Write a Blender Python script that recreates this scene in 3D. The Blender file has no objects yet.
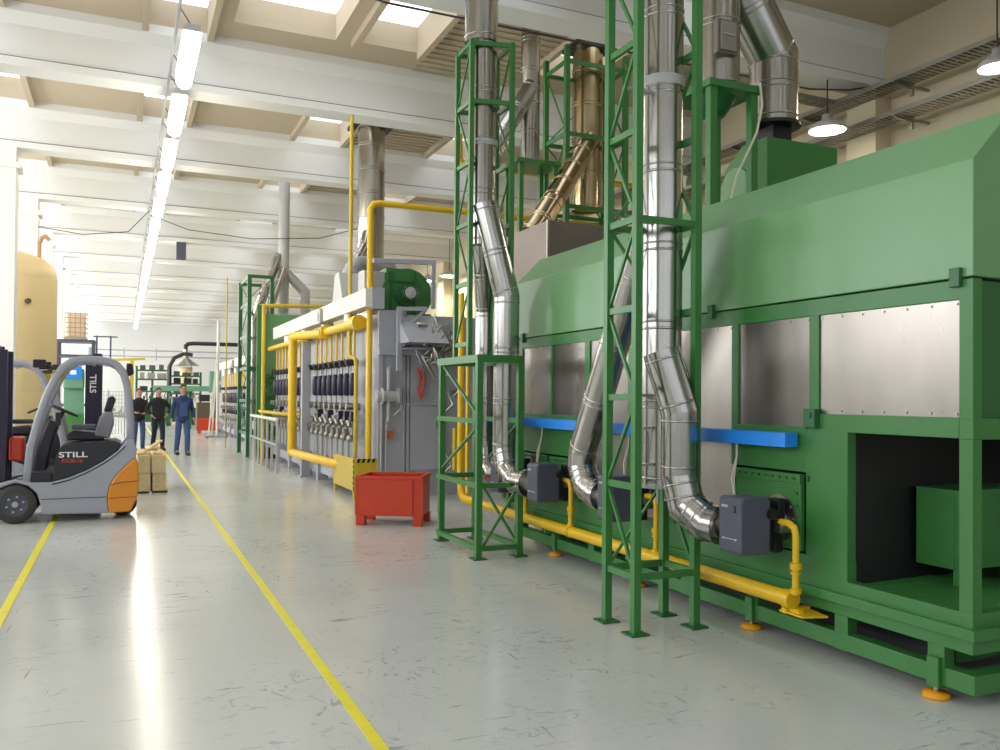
import bpy, math, random
from mathutils import Vector as V, Matrix
random.seed(7)
S = bpy.context.scene
col = S.collection
R = math.radians

# ------------------------------------------------------------------ camera, world, exposure
cam = bpy.data.cameras.new('camera'); co = bpy.data.objects.new('camera', cam); col.objects.link(co); S.camera = co
cam.sensor_width = 36; cam.lens = 0.845*36; cam.clip_start = .05; cam.clip_end = 300
yaw, pit, rol = R(24.095), R(.75), R(.45)
w = V((math.sin(yaw)*math.cos(pit), math.cos(yaw)*math.cos(pit), math.sin(pit)))
r_ = V((math.cos(yaw), -math.sin(yaw), 0)); q_ = r_.cross(w)
rr = r_*math.cos(rol)+q_*math.sin(rol); qq = q_*math.cos(rol)-r_*math.sin(rol)
M = Matrix(((rr.x, qq.x, -w.x, 0), (rr.y, qq.y, -w.y, 0), (rr.z, qq.z, -w.z, 1.6), (0, 0, 0, 1)))
co.matrix_world = M
cam.shift_y = 10.907/1000
W = bpy.data.worlds.new('world'); S.world = W; W.use_nodes = True
W.node_tree.nodes['Background'].inputs[0].default_value = (.75, .85, 1, 1)
W.node_tree.nodes['Background'].inputs[1].default_value = 1.0
S.view_settings.view_transform = 'Standard'; S.view_settings.look = 'None'
S.view_settings.gamma = 1; S.view_settings.use_curve_mapping = False
S.view_settings.exposure = 0.36
SKY_E, WIN_E, LAMP_E = 1.5, 1.5, 15.0

def area(name, loc, rot, sx, sy, e, c=(1, 1, 1)):
    l = bpy.data.lights.new(name, 'AREA'); l.shape = 'RECTANGLE'; l.size = sx; l.size_y = sy; l.energy = e; l.color = c
    o = bpy.data.objects.new(name, l); col.objects.link(o); o.location = loc; o.rotation_euler = rot
    return o
# unseen fill added behind the camera; daylight through the left wall windows
area('front_fill', (1.5, -5.6, 4.4), (R(80), 0, 0), 15, 4.0, 40, (.95, .98, 1))
for k, e in enumerate((330, 700, 900, 1050, 1150)):
    area('daylight_left', (-8.7, 4+14*k, 4.6), (0, R(-78), 0), 3.4, 12, e, (.95, .98, 1))

# ------------------------------------------------------------------ materials
def lin(c):
    return tuple(((x/255)/12.92 if x/255 <= .04045 else ((x/255+.055)/1.055)**2.4) for x in c)+(1,)
def N(t, kind, **kw):
    n = t.nodes.new(kind)
    for k, v in kw.items(): setattr(n, k, v)
    return n
def mat(name, c, rough=.5, metal=0, var=.10, vs=3.0, bump=0, bs=20, spec=.5, rvar=.0, stretch=None, coat=0, dirt=None, ds=2.0, dth=.6):
    m = bpy.data.materials.new(name); m.use_nodes = True; t = m.node_tree; b = t.nodes['Principled BSDF']
    b.inputs['Roughness'].default_value = rough; b.inputs['Metallic'].default_value = metal
    b.inputs['Specular IOR Level'].default_value = spec; b.inputs['Coat Weight'].default_value = coat; b.inputs['Coat Roughness'].default_value = .1
    tc = N(t, 'ShaderNodeTexCoord'); src = tc.outputs['Object']
    if stretch:
        mp = N(t, 'ShaderNodeMapping'); mp.inputs['Scale'].default_value = stretch; t.links.new(src, mp.inputs[0]); src = mp.outputs[0]
    nz = N(t, 'ShaderNodeTexNoise'); nz.inputs['Scale'].default_value = vs; nz.inputs['Detail'].default_value = 4
    t.links.new(src, nz.inputs['Vector'])
    mx = N(t, 'ShaderNodeMix', data_type='RGBA'); c1 = lin(c)
    mx.inputs[6].default_value = tuple(x*(1-var) for x in c1[:3])+(1,); mx.inputs[7].default_value = tuple(min(1, x*(1+var)) for x in c1[:3])+(1,)
    t.links.new(nz.outputs['Fac'], mx.inputs[0]); out = mx.outputs[2]
    if dirt:
        n2 = N(t, 'ShaderNodeTexNoise'); n2.inputs['Scale'].default_value = ds; n2.inputs['Detail'].default_value = 8; n2.inputs['Roughness'].default_value = .7
        t.links.new(src, n2.inputs['Vector'])
        rp = N(t, 'ShaderNodeValToRGB'); rp.color_ramp.elements[0].position = dth; rp.color_ramp.elements[1].position = dth+.12
        t.links.new(n2.outputs['Fac'], rp.inputs[0])
        m2 = N(t, 'ShaderNodeMix', data_type='RGBA'); m2.inputs[7].default_value = lin(dirt)
        t.links.new(rp.outputs[0], m2.inputs[0]); t.links.new(out, m2.inputs[6]); out = m2.outputs[2]
    t.links.new(out, b.inputs['Base Color'])
    if rvar:
        mr = N(t, 'ShaderNodeMapRange'); mr.inputs['To Min'].default_value = max(.02, rough-rvar); mr.inputs['To Max'].default_value = rough+rvar
        t.links.new(nz.outputs['Fac'], mr.inputs[0]); t.links.new(mr.outputs[0], b.inputs['Roughness'])
    if bump:
        nb = N(t, 'ShaderNodeTexNoise'); nb.inputs['Scale'].default_value = bs; nb.inputs['Detail'].default_value = 2
        t.links.new(src, nb.inputs['Vector'])
        bp = N(t, 'ShaderNodeBump'); bp.inputs['Strength'].default_value = bump; bp.inputs['Distance'].default_value = .02
        t.links.new(nb.outputs['Fac'], bp.inputs['Height']); t.links.new(bp.outputs[0], b.inputs['Normal'])
    return m
def emit(name, c, e):
    m = bpy.data.materials.new(name); m.use_nodes = True; b = m.node_tree.nodes['Principled BSDF']
    b.inputs['Base Color'].default_value = (.8, .8, .8, 1)
    b.inputs['Emission Color'].default_value = lin(c); b.inputs['Emission Strength'].default_value = e
    return m
K = dict(
    green=mat('green_paint', (58, 120, 58), .38, var=.08),
    hood=mat('hood_green_paint', (106, 154, 102), .33, var=.07, vs=1.2),
    dgreen=mat('dark_green_paint', (38, 98, 52), .4),
    teal=mat('teal_green_paint', (104, 152, 124), .45),
    steel=mat('stainless_duct', (178, 175, 170), .21, 1, var=.06, bump=.06, bs=5, rvar=.04),
    gold=mat('warm_stainless', (190, 172, 140), .2, 1, var=.08, bump=.08, bs=5),
    dull=mat('dull_galvanised', (168, 166, 160), .34, 1, var=.18, vs=3),
    panel=mat('bare_sheet_steel', (150, 143, 136), .30, .92, var=.26, vs=1.6, rvar=.08, stretch=(1, 2.2, .8)),
    sheet=mat('weathered_sheet_steel', (128, 118, 112), .5, .75, var=.12, vs=2),
    grey=mat('grey_paint', (166, 167, 176), .4, var=.10, dirt=(110, 105, 100), ds=3, dth=.66),
    lgrey=mat('light_grey_paint', (178, 178, 176), .4, var=.06),
    fork=mat('forklift_silver_paint', (163, 165, 176), .32, .15, var=.03, coat=.3),
    orange=mat('forklift_orange_paint', (226, 140, 10), .32, var=.04, coat=.3),
    dark=mat('dark_plastic', (38, 38, 46), .5),
    purple=mat('mast_dark_paint', (34, 26, 52), .4),
    slate=mat('slate_plastic', (78, 80, 96), .42, var=.06),
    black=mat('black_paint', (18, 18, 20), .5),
    rubber=mat('rubber', (34, 32, 32), .75, bump=.3, bs=60),
    tyre=mat('tyre_grey', (66, 62, 60), .7, bump=.2, bs=60),
    yellow=mat('yellow_paint', (226, 184, 20), .36, var=.08, dirt=(150, 110, 20), ds=6, dth=.68),
    oyellow=mat('ochre_yellow_paint', (196, 168, 40), .42, var=.10),
    pad=mat('orange_yellow_pad', (232, 158, 16), .4),
    red=mat('red_paint', (196, 56, 22), .4, var=.10, dirt=(120, 40, 22), ds=5, dth=.66),
    dred=mat('dark_red_inside', (96, 26, 16), .6),
    blue=mat('blue_paint', (36, 138, 238), .4),
    white=mat('white_concrete', (228, 228, 226), .75, var=.03, vs=.6),
    slab=mat('ceiling_concrete', (190, 176, 152), .8, var=.05, vs=.5),
    wallc=mat('cream_wall_paint', (196, 184, 154), .75, var=.05, vs=.7),
    offw=mat('off_white_paint', (222, 220, 208), .5, var=.05, dirt=(178, 168, 140), ds=3, dth=.62),
    tank=mat('cream_tank_paint', (226, 204, 156), .5, var=.05),
    seat=mat('grey_seat_fabric', (140, 140, 148), .8, bump=.2, bs=80),
    wood=mat('timber', (214, 186, 130), .8, var=.18, vs=14, dirt=(160, 124, 76), ds=18, dth=.55),
    osb=mat('pale_wood', (232, 212, 164), .8, var=.12, vs=20, dirt=(176, 144, 90), ds=26, dth=.58),
    card=mat('cardboard', (186, 148, 110), .8),
    skin=mat('skin', (196, 150, 128), .6),
    denim=mat('blue_overall_cloth', (66, 88, 140), .85, var=.15, vs=8),
    indigo=mat('indigo_work_jacket', (48, 62, 104), .85, var=.15, vs=8),
    navy=mat('navy_cloth', (36, 40, 62), .85, var=.15, vs=8),
    blackc=mat('dark_jacket_cloth', (34, 34, 44), .85),
    olive=mat('grey_green_shirt', (120, 130, 110), .85),
    hair=mat('brown_hair', (84, 56, 40), .8),
    ibc=mat('milky_plastic_tank', (222, 206, 182), .5),
    brownp=mat('interior_brown_panel', (92, 78, 58), .6),
    ledge_line=mat('grey_ledge_line', (128, 122, 122), .6),
    wire=mat('dark_cable', (60, 52, 50), .6),
    cream=mat('cream_cable', (206, 204, 180), .6),
    signw=mat('white_lettering', (236, 236, 236), .5),
    signr=mat('red_lettering', (206, 70, 30), .5),
    rust=mat('oxide_orange', (176, 96, 40), .6),
    lamp=emit('fluorescent_tube_glow', (255, 246, 224), LAMP_E),
    bay=emit('high_bay_glow', (255, 246, 226), 12),
    sky=emit('skylight_daylight', (236, 244, 255), SKY_E),
    fillf=emit('front_fill_glow', (225, 236, 255), .5),  # weak glow added as fill for the unseen front panes
    win=emit('window_daylight', (240, 247, 255), WIN_E),
)
def floor_mat():
    m = bpy.data.materials.new('epoxy_floor'); m.use_nodes = True; t = m.node_tree; b = t.nodes['Principled BSDF']
    tc = N(t, 'ShaderNodeTexCoord').outputs['Object']
    def noise(sc, det, rgh, st=(1, 1, 1), rot=0, dist=0):
        mp = N(t, 'ShaderNodeMapping'); mp.inputs['Scale'].default_value = st; mp.inputs['Rotation'].default_value = (0, 0, rot); t.links.new(tc, mp.inputs[0])
        n = N(t, 'ShaderNodeTexNoise'); n.inputs['Scale'].default_value = sc; n.inputs['Detail'].default_value = det; n.inputs['Roughness'].default_value = rgh; n.inputs['Distortion'].default_value = dist
        t.links.new(mp.outputs[0], n.inputs['Vector']); return n.outputs['Fac']
    def ramp(f, a, b_, inv=False):
        r = N(t, 'ShaderNodeMapRange'); r.inputs['From Min'].default_value = a; r.inputs['From Max'].default_value = b_
        if inv: r.inputs['To Min'].default_value = 1; r.inputs['To Max'].default_value = 0
        t.links.new(f, r.inputs[0]); return r.outputs[0]
    def mul(a, b_):
        n = N(t, 'ShaderNodeMath', operation='MULTIPLY'); t.links.new(a, n.inputs[0])
        if isinstance(b_, (int, float)): n.inputs[1].default_value = b_
        else: t.links.new(b_, n.inputs[1])
        return n.outputs[0]
    def mx(a, b_): 
        n = N(t, 'ShaderNodeMath', operation='MAXIMUM'); t.links.new(a, n.inputs[0]); t.links.new(b_, n.inputs[1]); return n.outputs[0]
    def mix(f, a, b_):
        n = N(t, 'ShaderNodeMix', data_type='RGBA'); t.links.new(f, n.inputs[0])
        if isinstance(a, tuple): n.inputs[6].default_value = a
        else: t.links.new(a, n.inputs[6])
        n.inputs[7].default_value = b_; return n.outputs[2]
    base = mix(ramp(noise(.35, 5, .6), .3, .7), lin((190, 192, 184)), lin((206, 207, 202)))
    patch = ramp(noise(.55, 3, .5), .50, .62)
    fine = mx(mul(ramp(noise(9, 8, .8, (1, 1.6, 1), .5, 1.2), .56, .575), ramp(noise(.62, 3, .5), .53, .62)), mul(ramp(noise(5, 7, .72, (1.5, 1, 1), 1.2, 2.0), .585, .60), ramp(noise(.8, 2, .5, rot=.7), .50, .60)))           # patchy scuffs
    spk = mul(ramp(noise(30, 4, .7), .665, .69), ramp(noise(1.3, 3, .5), .42, .56))          # specks
    s1 = mul(ramp(noise(2.0, 4, .55, (.9, 9, 1), .35, 1.4), .675, .69), ramp(noise(1.1, 2, .5), .45, .53))
    s2 = mul(ramp(noise(1.7, 4, .55, (1, 9, 1), -.95, 1.6), .68, .70), ramp(noise(1.0, 2, .5, rot=1), .46, .54))
    s3 = mul(ramp(noise(1.5, 3, .5, (9, .9, 1), .45, 1.5), .70, .72), ramp(noise(.9, 2, .5, rot=2), .48, .56))
    sc = mx(mx(mul(fine, .75), mul(spk, .6)), mx(mx(s1, s2), s3))
    c = mix(mul(sc, .62), base, lin((112, 114, 122)))
    # far dirty track near the trucks and expansion joints
    sp = N(t, 'ShaderNodeSeparateXYZ'); t.links.new(tc, sp.inputs[0])
    def joint(axis, period, wd):
        a = N(t, 'ShaderNodeMath', operation='PINGPONG'); t.links.new(sp.outputs[axis], a.inputs[0]); a.inputs[1].default_value = period/2
        return ramp(a.outputs[0], wd, wd*1.4, True)
    j = mul(joint(1, 7.9, .006), .22)
    c = mix(j, c, lin((120, 122, 124)))
    t.links.new(c, b.inputs['Base Color'])
    rg = N(t, 'ShaderNodeMapRange'); rg.inputs['To Min'].default_value = .12; rg.inputs['To Max'].default_value = .25; b.inputs['Specular IOR Level'].default_value = .45
    t.links.new(noise(1.6, 5, .6), rg.inputs[0]); t.links.new(rg.outputs[0], b.inputs['Roughness'])
    bp = N(t, 'ShaderNodeBump'); bp.inputs['Strength'].default_value = .06; bp.inputs['Distance'].default_value = .02
    t.links.new(noise(2.5, 3, .5), bp.inputs['Height']); t.links.new(bp.outputs[0], b.inputs['Normal'])
    return m
K['floor'] = floor_mat()
def tape_mat():
    m = mat('yellow_floor_paint', (232, 220, 44), .4, var=.10, vs=8, dirt=(150, 146, 90), ds=14, dth=.60); return m
K['tape'] = tape_mat()

# ------------------------------------------------------------------ mesh helpers
def perp(d):
    a = V((0, 0, 1)) if abs(d.z) < .9 else V((1, 0, 0))
    u = d.cross(a).normalized(); return u, d.cross(u).normalized()
class MB:
    def __init__(s): s.v = []; s.f = []; s.sm = []; s.mi = []; s.m = 0; s.nb = 0
    def face(s, idx, sm=False): s.f.append(idx); s.sm.append(sm); s.mi.append(s.m)
    def box(s, x0, x1, y0, y1, z0, z1):
        e = (s.nb % 29)*.0003; s.nb += 1; x0 -= e; x1 += e; y0 -= e; y1 += e; z0 = z0-e if z0 > .001 else z0; z1 += e
        b = len(s.v)
        s.v += [V((x, y, z)) for z in (z0, z1) for y in (y0, y1) for x in (x0, x1)]
        for q in ((0, 2, 3, 1), (4, 5, 7, 6), (0, 1, 5, 4), (2, 6, 7, 3), (0, 4, 6, 2), (1, 3, 7, 5)): s.face([b+i for i in q])
        return s
    def bar(s, p, q, wd, h=None, up=(0, 0, 1)):
        p = V(p); q = V(q); d = (q-p).normalized(); h = h or wd; up = V(up); e = (s.nb % 23)*.0005; s.nb += 1; wd += e; h += e
        if abs(d.dot(up)) > .97: up = V((0, 1, 0))
        u = d.cross(up).normalized(); v = u.cross(d).normalized(); b = len(s.v)
        for c in (p, q):
            for a, e in ((-1, -1), (1, -1), (1, 1), (-1, 1)): s.v.append(c+u*a*wd/2+v*e*h/2)
        for k in range(4): s.face([b+k, b+(k+1) % 4, b+4+(k+1) % 4, b+4+k])
        s.face([b+3, b+2, b+1, b]); s.face([b+4, b+5, b+6, b+7]); return s
    def tube(s, pts, r, n=14, cap=True, sharp=False, closed=False):
        pts = [V(p) for p in pts]; L = len(pts)
        rad = r if isinstance(r, (list, tuple)) else [r]*L
        D = [(pts[i+1]-pts[i]).normalized() for i in range(L-1)]
        u, v = perp(D[0]); rings = []
        for i in range(L-1):
            if i:
                ax = D[i-1].cross(D[i])
                if ax.length > 1e-6:
                    q = Matrix.Rotation(D[i-1].angle(D[i]), 3, ax.normalized()); u = q @ u; v = q @ v
            def ring(j, d):
                if 0 < j < L-1: nrm = (D[j-1]+D[j]); nrm = nrm.normalized() if nrm.length > 1e-6 else d
                else: nrm = d
                o = []
                for k in range(n):
                    a = 2*math.pi*k/n; c = (u*math.cos(a)+v*math.sin(a))*rad[j]
                    o.append(pts[j]+c-d*(c.dot(nrm)/max(.3, d.dot(nrm))))
                return o
            if i == 0 or sharp:
                b0 = len(s.v); s.v += ring(i, D[i])
            else: b0 = b1
            b1 = len(s.v); s.v += ring(i+1, D[i])
            for k in range(n): s.face([b0+k, b1+k, b1+(k+1) % n, b0+(k+1) % n][::-1], True)
            rings.append((b0, b1))
        if cap:
            b = len(s.v); s.v += [s.v[rings[0][0]+k].copy() for k in range(n)]; s.face([b+k for k in range(n)])
            b = len(s.v); s.v += [s.v[rings[-1][1]+k].copy() for k in range(n)]; s.face([b+n-1-k for k in range(n)])
        return s
    def cyl(s, p, q, r, r2=None, n=16): return s.tube([p, q], [r, r if r2 is None else r2], n)
    def prism(s, poly, ax, a, b):
        def P(c, t):
            return V((t, c[0], c[1])) if ax == 'x' else V((c[0], t, c[1])) if ax == 'y' else V((c[0], c[1], t))
        n = len(poly); o = len(s.v)
        s.v += [P(c, a) for c in poly]+[P(c, b) for c in poly]
        s.face([o+i for i in range(n)]); s.face([o+n+i for i in range(n)][::-1])
        for i in range(n): s.face([o+i, o+n+i, o+n+(i+1) % n, o+(i+1) % n])
        return s
    def ball(s, c, r, sc=(1, 1, 1), n=14, m=8):
        b = len(s.v); c = V(c)
        for j in range(m+1):
            th = math.pi*j/m
            for k in range(n):
                a = 2*math.pi*k/n
                s.v.append(c+V((r*sc[0]*math.sin(th)*math.cos(a), r*sc[1]*math.sin(th)*math.sin(a), r*sc[2]*math.cos(th))))
        for j in range(m):
            for k in range(n): s.face([b+j*n+k, b+(j+1)*n+k, b+(j+1)*n+(k+1) % n, b+j*n+(k+1) % n], True)
        return s
    def lathe(s, c, prof, n=28, ax='z'):
        b = len(s.v); c = V(c)
        for (r, h) in prof:
            for k in range(n):
                a = 2*math.pi*k/n; x, y = r*math.cos(a), r*math.sin(a)
                s.v.append(c+(V((x, y, h)) if ax == 'z' else V((x, h, y)) if ax == 'y' else V((h, x, y))))
        for j in range(len(prof)-1):
            for k in range(n): s.face([b+j*n+k, b+j*n+(k+1) % n, b+(j+1)*n+(k+1) % n, b+(j+1)*n+k], True)
        return s
    def build(s, name, m, parent=None, bevel=0):
        o0 = org(parent) if parent else V((0, 0, 0))
        me = bpy.data.meshes.new(name); me.from_pydata([tuple(x-o0) for x in s.v], [], s.f)
        for mm in (m if isinstance(m, (list, tuple)) else [m]): me.materials.append(K[mm])
        me.polygons.foreach_set('use_smooth', s.sm); me.polygons.foreach_set('material_index', s.mi)
        import bmesh
        bm = bmesh.new(); bm.from_mesh(me); bmesh.ops.recalc_face_normals(bm, faces=bm.faces); bm.to_mesh(me); bm.free()
        o = bpy.data.objects.new(name, me); col.objects.link(o)
        if parent: o.parent = parent
        if bevel:
            b = o.modifiers.new('bevel', 'BEVEL'); b.width = bevel; b.segments = 2; b.limit_method = 'ANGLE'; b.angle_limit = R(40)
        return o
def org(o):
    p = V((0, 0, 0))
    while o: p = p+o.location; o = o.parent
    return p
def tag(o, label, cat, group=None):
    o['label'] = label; o['category'] = cat
    if group: o['group'] = group
    return o
def thing(name, label, cat, loc=(0, 0, 0), group=None):
    o = bpy.data.objects.new(name, None); col.objects.link(o); o.location = loc; o.empty_display_size = .2
    return tag(o, label, cat, group)
def struct(o): o['kind'] = 'structure'; return o
def dup(root, loc, label, rz=0, group=None):
    def cp(o, par):
        c = o.copy(); col.objects.link(c); c.parent = par
        for ch in kids.get(o, []): cp(ch, c)
        return c
    kids = {}
    for o in bpy.data.objects:
        if o.parent: kids.setdefault(o.parent, []).append(o)
    c = cp(root, None); c.location = loc; c.rotation_euler = (0, 0, rz); c['label'] = label
    if group: c['group'] = group
    return c
def text(name, body, m, parent, loc, rot, size, ext=.002, sx=1.0):
    cu = bpy.data.curves.new(name, 'FONT'); cu.body = body; cu.size = size; cu.extrude = ext; cu.align_x = 'CENTER'; cu.align_y = 'CENTER'; cu.offset = size*.02
    o = bpy.data.objects.new(name, cu); col.objects.link(o)
    me = bpy.data.meshes.new_from_object(o.evaluated_get(bpy.context.evaluated_depsgraph_get()))
    bpy.data.objects.remove(o); me.name = name
    me.materials.clear(); me.materials.append(K[m])
    t = bpy.data.objects.new(name, me); col.objects.link(t); t.parent = parent
    t.location = V(loc)-org(parent); t.rotation_euler = rot; t.scale = (sx, 1, 1); return t
ORD = ['nearest', 'second', 'third', 'fourth', 'fifth', 'sixth', 'seventh', 'eighth', 'ninth', 'tenth', 'eleventh', 'twelfth', 'thirteenth', 'fourteenth', 'fifteenth', 'sixteenth', 'seventeenth', 'eighteenth', 'nineteenth', 'twentieth', 'twenty-first', 'twenty-second', 'twenty-third']

# ------------------------------------------------------------------ the hall
XL, XR, YF, YB = -9.0, 11.5, -6.0, 68.6
struct(MB().box(XL, XR, YF, YB, -.2, 0).build('floor', 'floor'))
BY = [15.4+5.07*k for k in range(-4, 11)]
wells = [(-6.2, -5.2), (-2.9, -1.85), (.33, 1.25), (3.65, 4.75), (6.97, 8.0)]
SL = 7.75
ce = MB(); nwin = [0]
edges = [YF]+BY+[YB]
for i in range(len(edges)-1):
    y0, y1 = edges[i], edges[i+1]
    ws = list(wells)
    if abs(y1-15.4) < .01: ws = [w_ for w_ in wells]+[(1.6, 3.3)]; ws.sort()
    x = XL
    for (a, b) in ws:
        if a > 5 or x > 5: pass
        ce.m = 0
        ce.box(x, a, y0, y1, SL, SL+.12)
        ya, yb = (y0+.25, y1-.25) if (a, b) != (1.6, 3.3) else (y0+.4, 14.45)
        if abs(y1-15.4) < .01 and a > 3: yb = 14.35
        ce.box(a, b, y0, ya, SL, SL+.12); ce.box(a, b, yb, y1, SL, SL+.12)
        for xx in (a-.05, b):                                   # well cheeks hanging below the slab
            ce.box(xx, xx+.05, ya, yb, SL+.12, 8.2)
        if (a, b) != (1.6, 3.3):
            for xx in (a-.1, b): ce.box(xx, xx+.1, ya, yb, SL-.13, SL)
        ce.box(a, b, ya-.05, ya, SL+.12, 8.2); ce.box(a, b, yb, yb+.05, SL+.12, 8.2)
        nwin[0] += 1
        struct(MB().box(a, b, ya, yb, 8.2, 8.23).build('window_%d' % nwin[0], 'sky'))
        x = b
    ce.box(x, XR, y0, y1, SL, SL+.12)
# trapezoid deck ribs between the wells on the machine side
for i in range(3, 7):
    y = edges[i]+.35
    while y < edges[i+1]-.3:
        for (xa, xb) in ((4.9, 6.85),): ce.box(xa, xb, y, y+.10, SL-.03, SL)
        y += .22
struct(ce.build('ceiling', 'slab'))
trim = [0]
for y in BY:
    trim[0] += 1
    m = MB(); m.prism([(y-.24, 6.75), (y+.24, 6.75), (y+.24, 6.88), (y+.17, 6.9), (y+.17, 7.42), (y+.28, 7.6), (y+.28, SL), (y-.28, SL), (y-.28, 7.6), (y-.17, 7.42), (y-.17, 6.9), (y-.24, 6.88)], 'x', XL, XR)
    b = struct(m.build('trim_%d' % trim[0], 'white'))
    MB().tube([(XL, y-.215, 6.895), (XR, y-.215, 6.895)], .008, 6).build('ledge_line', 'ledge_line', b)  # thin grey line along the ledge of the bottom flange
for i, y in enumerate(BY):
    trim[0] += 1
    m = MB(); m.box(-2.72, -2.08, y-.28, y+.28, 0, 6.3); m.box(-2.95, -2.0, y-.33, y+.33, 6.3, 6.42); m.box(-2.72, -2.08, y-.26, y+.26, 6.42, 6.75)
    struct(m.build('trim_%d' % trim[0], 'white'))
    trim[0] += 1
    m = MB(); m.box(XR-.35, XR, y-.3, y+.3, 0, 6.75); struct(m.build('trim_%d' % trim[0], 'wallc'))
struct(MB().box(XR, XR+.2, YF, YB, 0, 8.2).build('wall_right', 'wallc'))
struct(MB().box(XL, XR, YB, YB+.2, 0, 8.2).build('wall_back', 'white'))
# left wall with window bands, front wall with added fill panes
m = MB(); m.box(XL-.2, XL, YF, YB, 0, 2.6); m.box(XL-.2, XL, YF, YB, 6.6, 8.2)
for y in BY: m.box(XL-.2, XL, y-.35, y+.35, 2.6, 6.6)
struct(m.build('wall_left', 'white'))
for i, y in enumerate(BY[:-1]):
    nwin[0] += 1
    w_ = struct(MB().box(XL-.12, XL-.1, y+.35, BY[i+1]-.35, 2.6, 6.6).build('window_%d' % nwin[0], 'win'))
    f = MB()
    for k in range(5): f.box(XL-.1, XL-.04, y+.35+k*1.07, y+.41+k*1.07, 2.6, 6.6)
    for z in (2.6, 3.9, 5.2, 6.54): f.box(XL-.1, XL-.05, y+.35, BY[i+1]-.35, z, z+.06)
    f.build('window_frame', 'lgrey', w_)
m = MB(); m.box(XL, XR, YF-.2, YF, 0, 1.4); m.box(XL, XR, YF-.2, YF, 6.6, 8.2)
for x in (-9, -5.2, -1.2, 2.8, 6.8, 11.0): m.box(x, x+.5, YF-.2, YF, 1.4, 6.6)
struct(m.build('wall_front', 'white'))
for x in (-9, -5.2, -1.2, 2.8, 6.8):
    nwin[0] += 1
    w_ = struct(MB().box(x+.5, x+4.0 if x > -9 else x+3.8, YF-.12, YF-.1, 1.4, 6.6).build('window_%d' % nwin[0], 'fillf'))  # unseen glowing panes, added to fill the floor and oven front
    f = MB()
    for k in range(4): f.box(x+.5+k*1.1, x+.56+k*1.1, YF-.1, YF-.04, 1.4, 6.6)
    for z in (2.7, 4.0, 5.3): f.box(x+.5, x+4.0, YF-.1, YF-.05, z, z+.06)
    f.build('window_frame', 'lgrey', w_)
# floor markings
def strip(x0, x1, y0, y1, name, label):
    return tag(MB().box(x0, x1, y0, y1, 0, .003).build(name, 'tape'), label, 'floor line')
strip(1.065, 1.125, 1.0, 60, 'floor_marking', 'long yellow line painted down the middle of the grey factory floor')
strip(-.80, -.735, 3.0, 24, 'floor_marking', 'yellow painted floor line running under the silver and orange forklift')

# ------------------------------------------------------------------ hanging lamps
t = thing('lamp_rail', 'thin suspended rail carrying the long row of fluorescent lamps', 'rail', (.78, 11, 6.5))
MB().box(.60, .64, 10.5, 66, 6.62, 6.66).build('rail', 'lgrey', t)
for y in BY:
    if y > 11: MB().tube([(.62, y, 6.66), (.62, y, 6.75)], .008, 6).build('hanger', 'wire', t)
L0 = thing('hanging_lamp', 'nearest lamp in the row of bright fluorescent lamps over the aisle', 'lamp', (.78, 11.6, 6.3), 'fluorescent lamps hung in a row')
m = MB(); m.prism([(.66, 6.33), (.90, 6.33), (.86, 6.42), (.70, 6.42)], 'y', 11.62, 13.45); m.build('housing', 'lgrey', L0)
m = MB(); m.tube([(.78, 11.64, 6.24), (.78, 11.74, 6.24), (.78, 13.33, 6.24), (.78, 13.43, 6.24)], [.05, .11, .11, .05], 14); m.build('glowing_diffuser', 'lamp', L0)
m = MB(); m.tube([(.78, 11.7, 6.41), (.62, 11.7, 6.65)], .008, 6); m.tube([(.78, 13.35, 6.41), (.62, 13.35, 6.65)], .008, 6); m.build('suspension_wires', 'wire', L0)
m = MB(); m.box(.74, .82, 13.48, 13.66, 6.27, 6.40); m.build('connector', 'wire', L0)
for k in range(1, 21):
    if 11.65+2.55*k+1.9 > YB-.3: break
    dup(L0, (.78, 11.6+2.55*k, 6.3), '%s lamp from the near end of the hanging fluorescent row' % ORD[k])

# ------------------------------------------------------------------ green oven machine
XF = 4.03
A = thing('industrial_oven', 'long green industrial oven with bare steel panels on the right', 'machine', (5.5, 5.8, 0))
prof = [(XF, 2.25), (XF, 2.867), (4.33, 3.17), (6.9, 3.17), (6.9, 2.25)]
MB().prism(prof, 'y', 3.0, 8.59).build('hood', 'hood', A, .006)
m = MB()                                                        # green frame of the front face
X0, X1 = XF, XF+.07
m.box(X0, X1, 3.0, 8.59, 2.133, 2.24)                           # top rail
m.box(X0, X1, 3.0, 3.08, .42, 2.14)                         # corner post
m.box(X0, X1, 3.08, 4.15, 1.40, 1.509)                          # rail above the opening
m.box(X0, X1, 3.83, 4.17, .49, 1.41)                            # jamb
m.box(X0, X1, 4.065, 4.145, 1.40, 2.14)
m.box(X0, X1, 4.835, 4.90, 1.13, 2.14)
m.box(X0, X1, 4.17, 4.9, 1.13, 1.42)
m.box(X0, X1, 5.59, 5.66, .55, 2.14); m.box(X0, X1, 6.94, 7.03, .55, 2.14); m.box(X0, X1, 6.2, 6.27, .55, 2.14)
m.box(X0, X1, 8.40, 8.59, .42, 2.14)
m.box(X0, X1, 7.03, 8.40, 1.02, 1.42)
m.box(X0, X1, 3.83, 8.59, .42, .60)
m.box(X0, X1, 3.0, 4.2, .42, .49)                               # sill of the opening
m.box(X0, 6.9, 3.0, 3.07, 1.40, 1.50); m.box(X0, 6.9, 3.0, 3.06, .42, .49); m.box(5.6, 5.68, 3.0, 3.07, .49, 1.41); m.box(6.82, 6.9, 3.0, 3.07, .42, 2.24)
m.box(X0, 6.9, 8.52, 8.59, .42, 2.24)
m.build('frame', 'green', A, .004)
m = MB(); m.box(XF+.03, 6.86, 3.03, 8.55, 1.50, 2.235); m.build('end_panel', 'dgreen', A)
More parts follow.
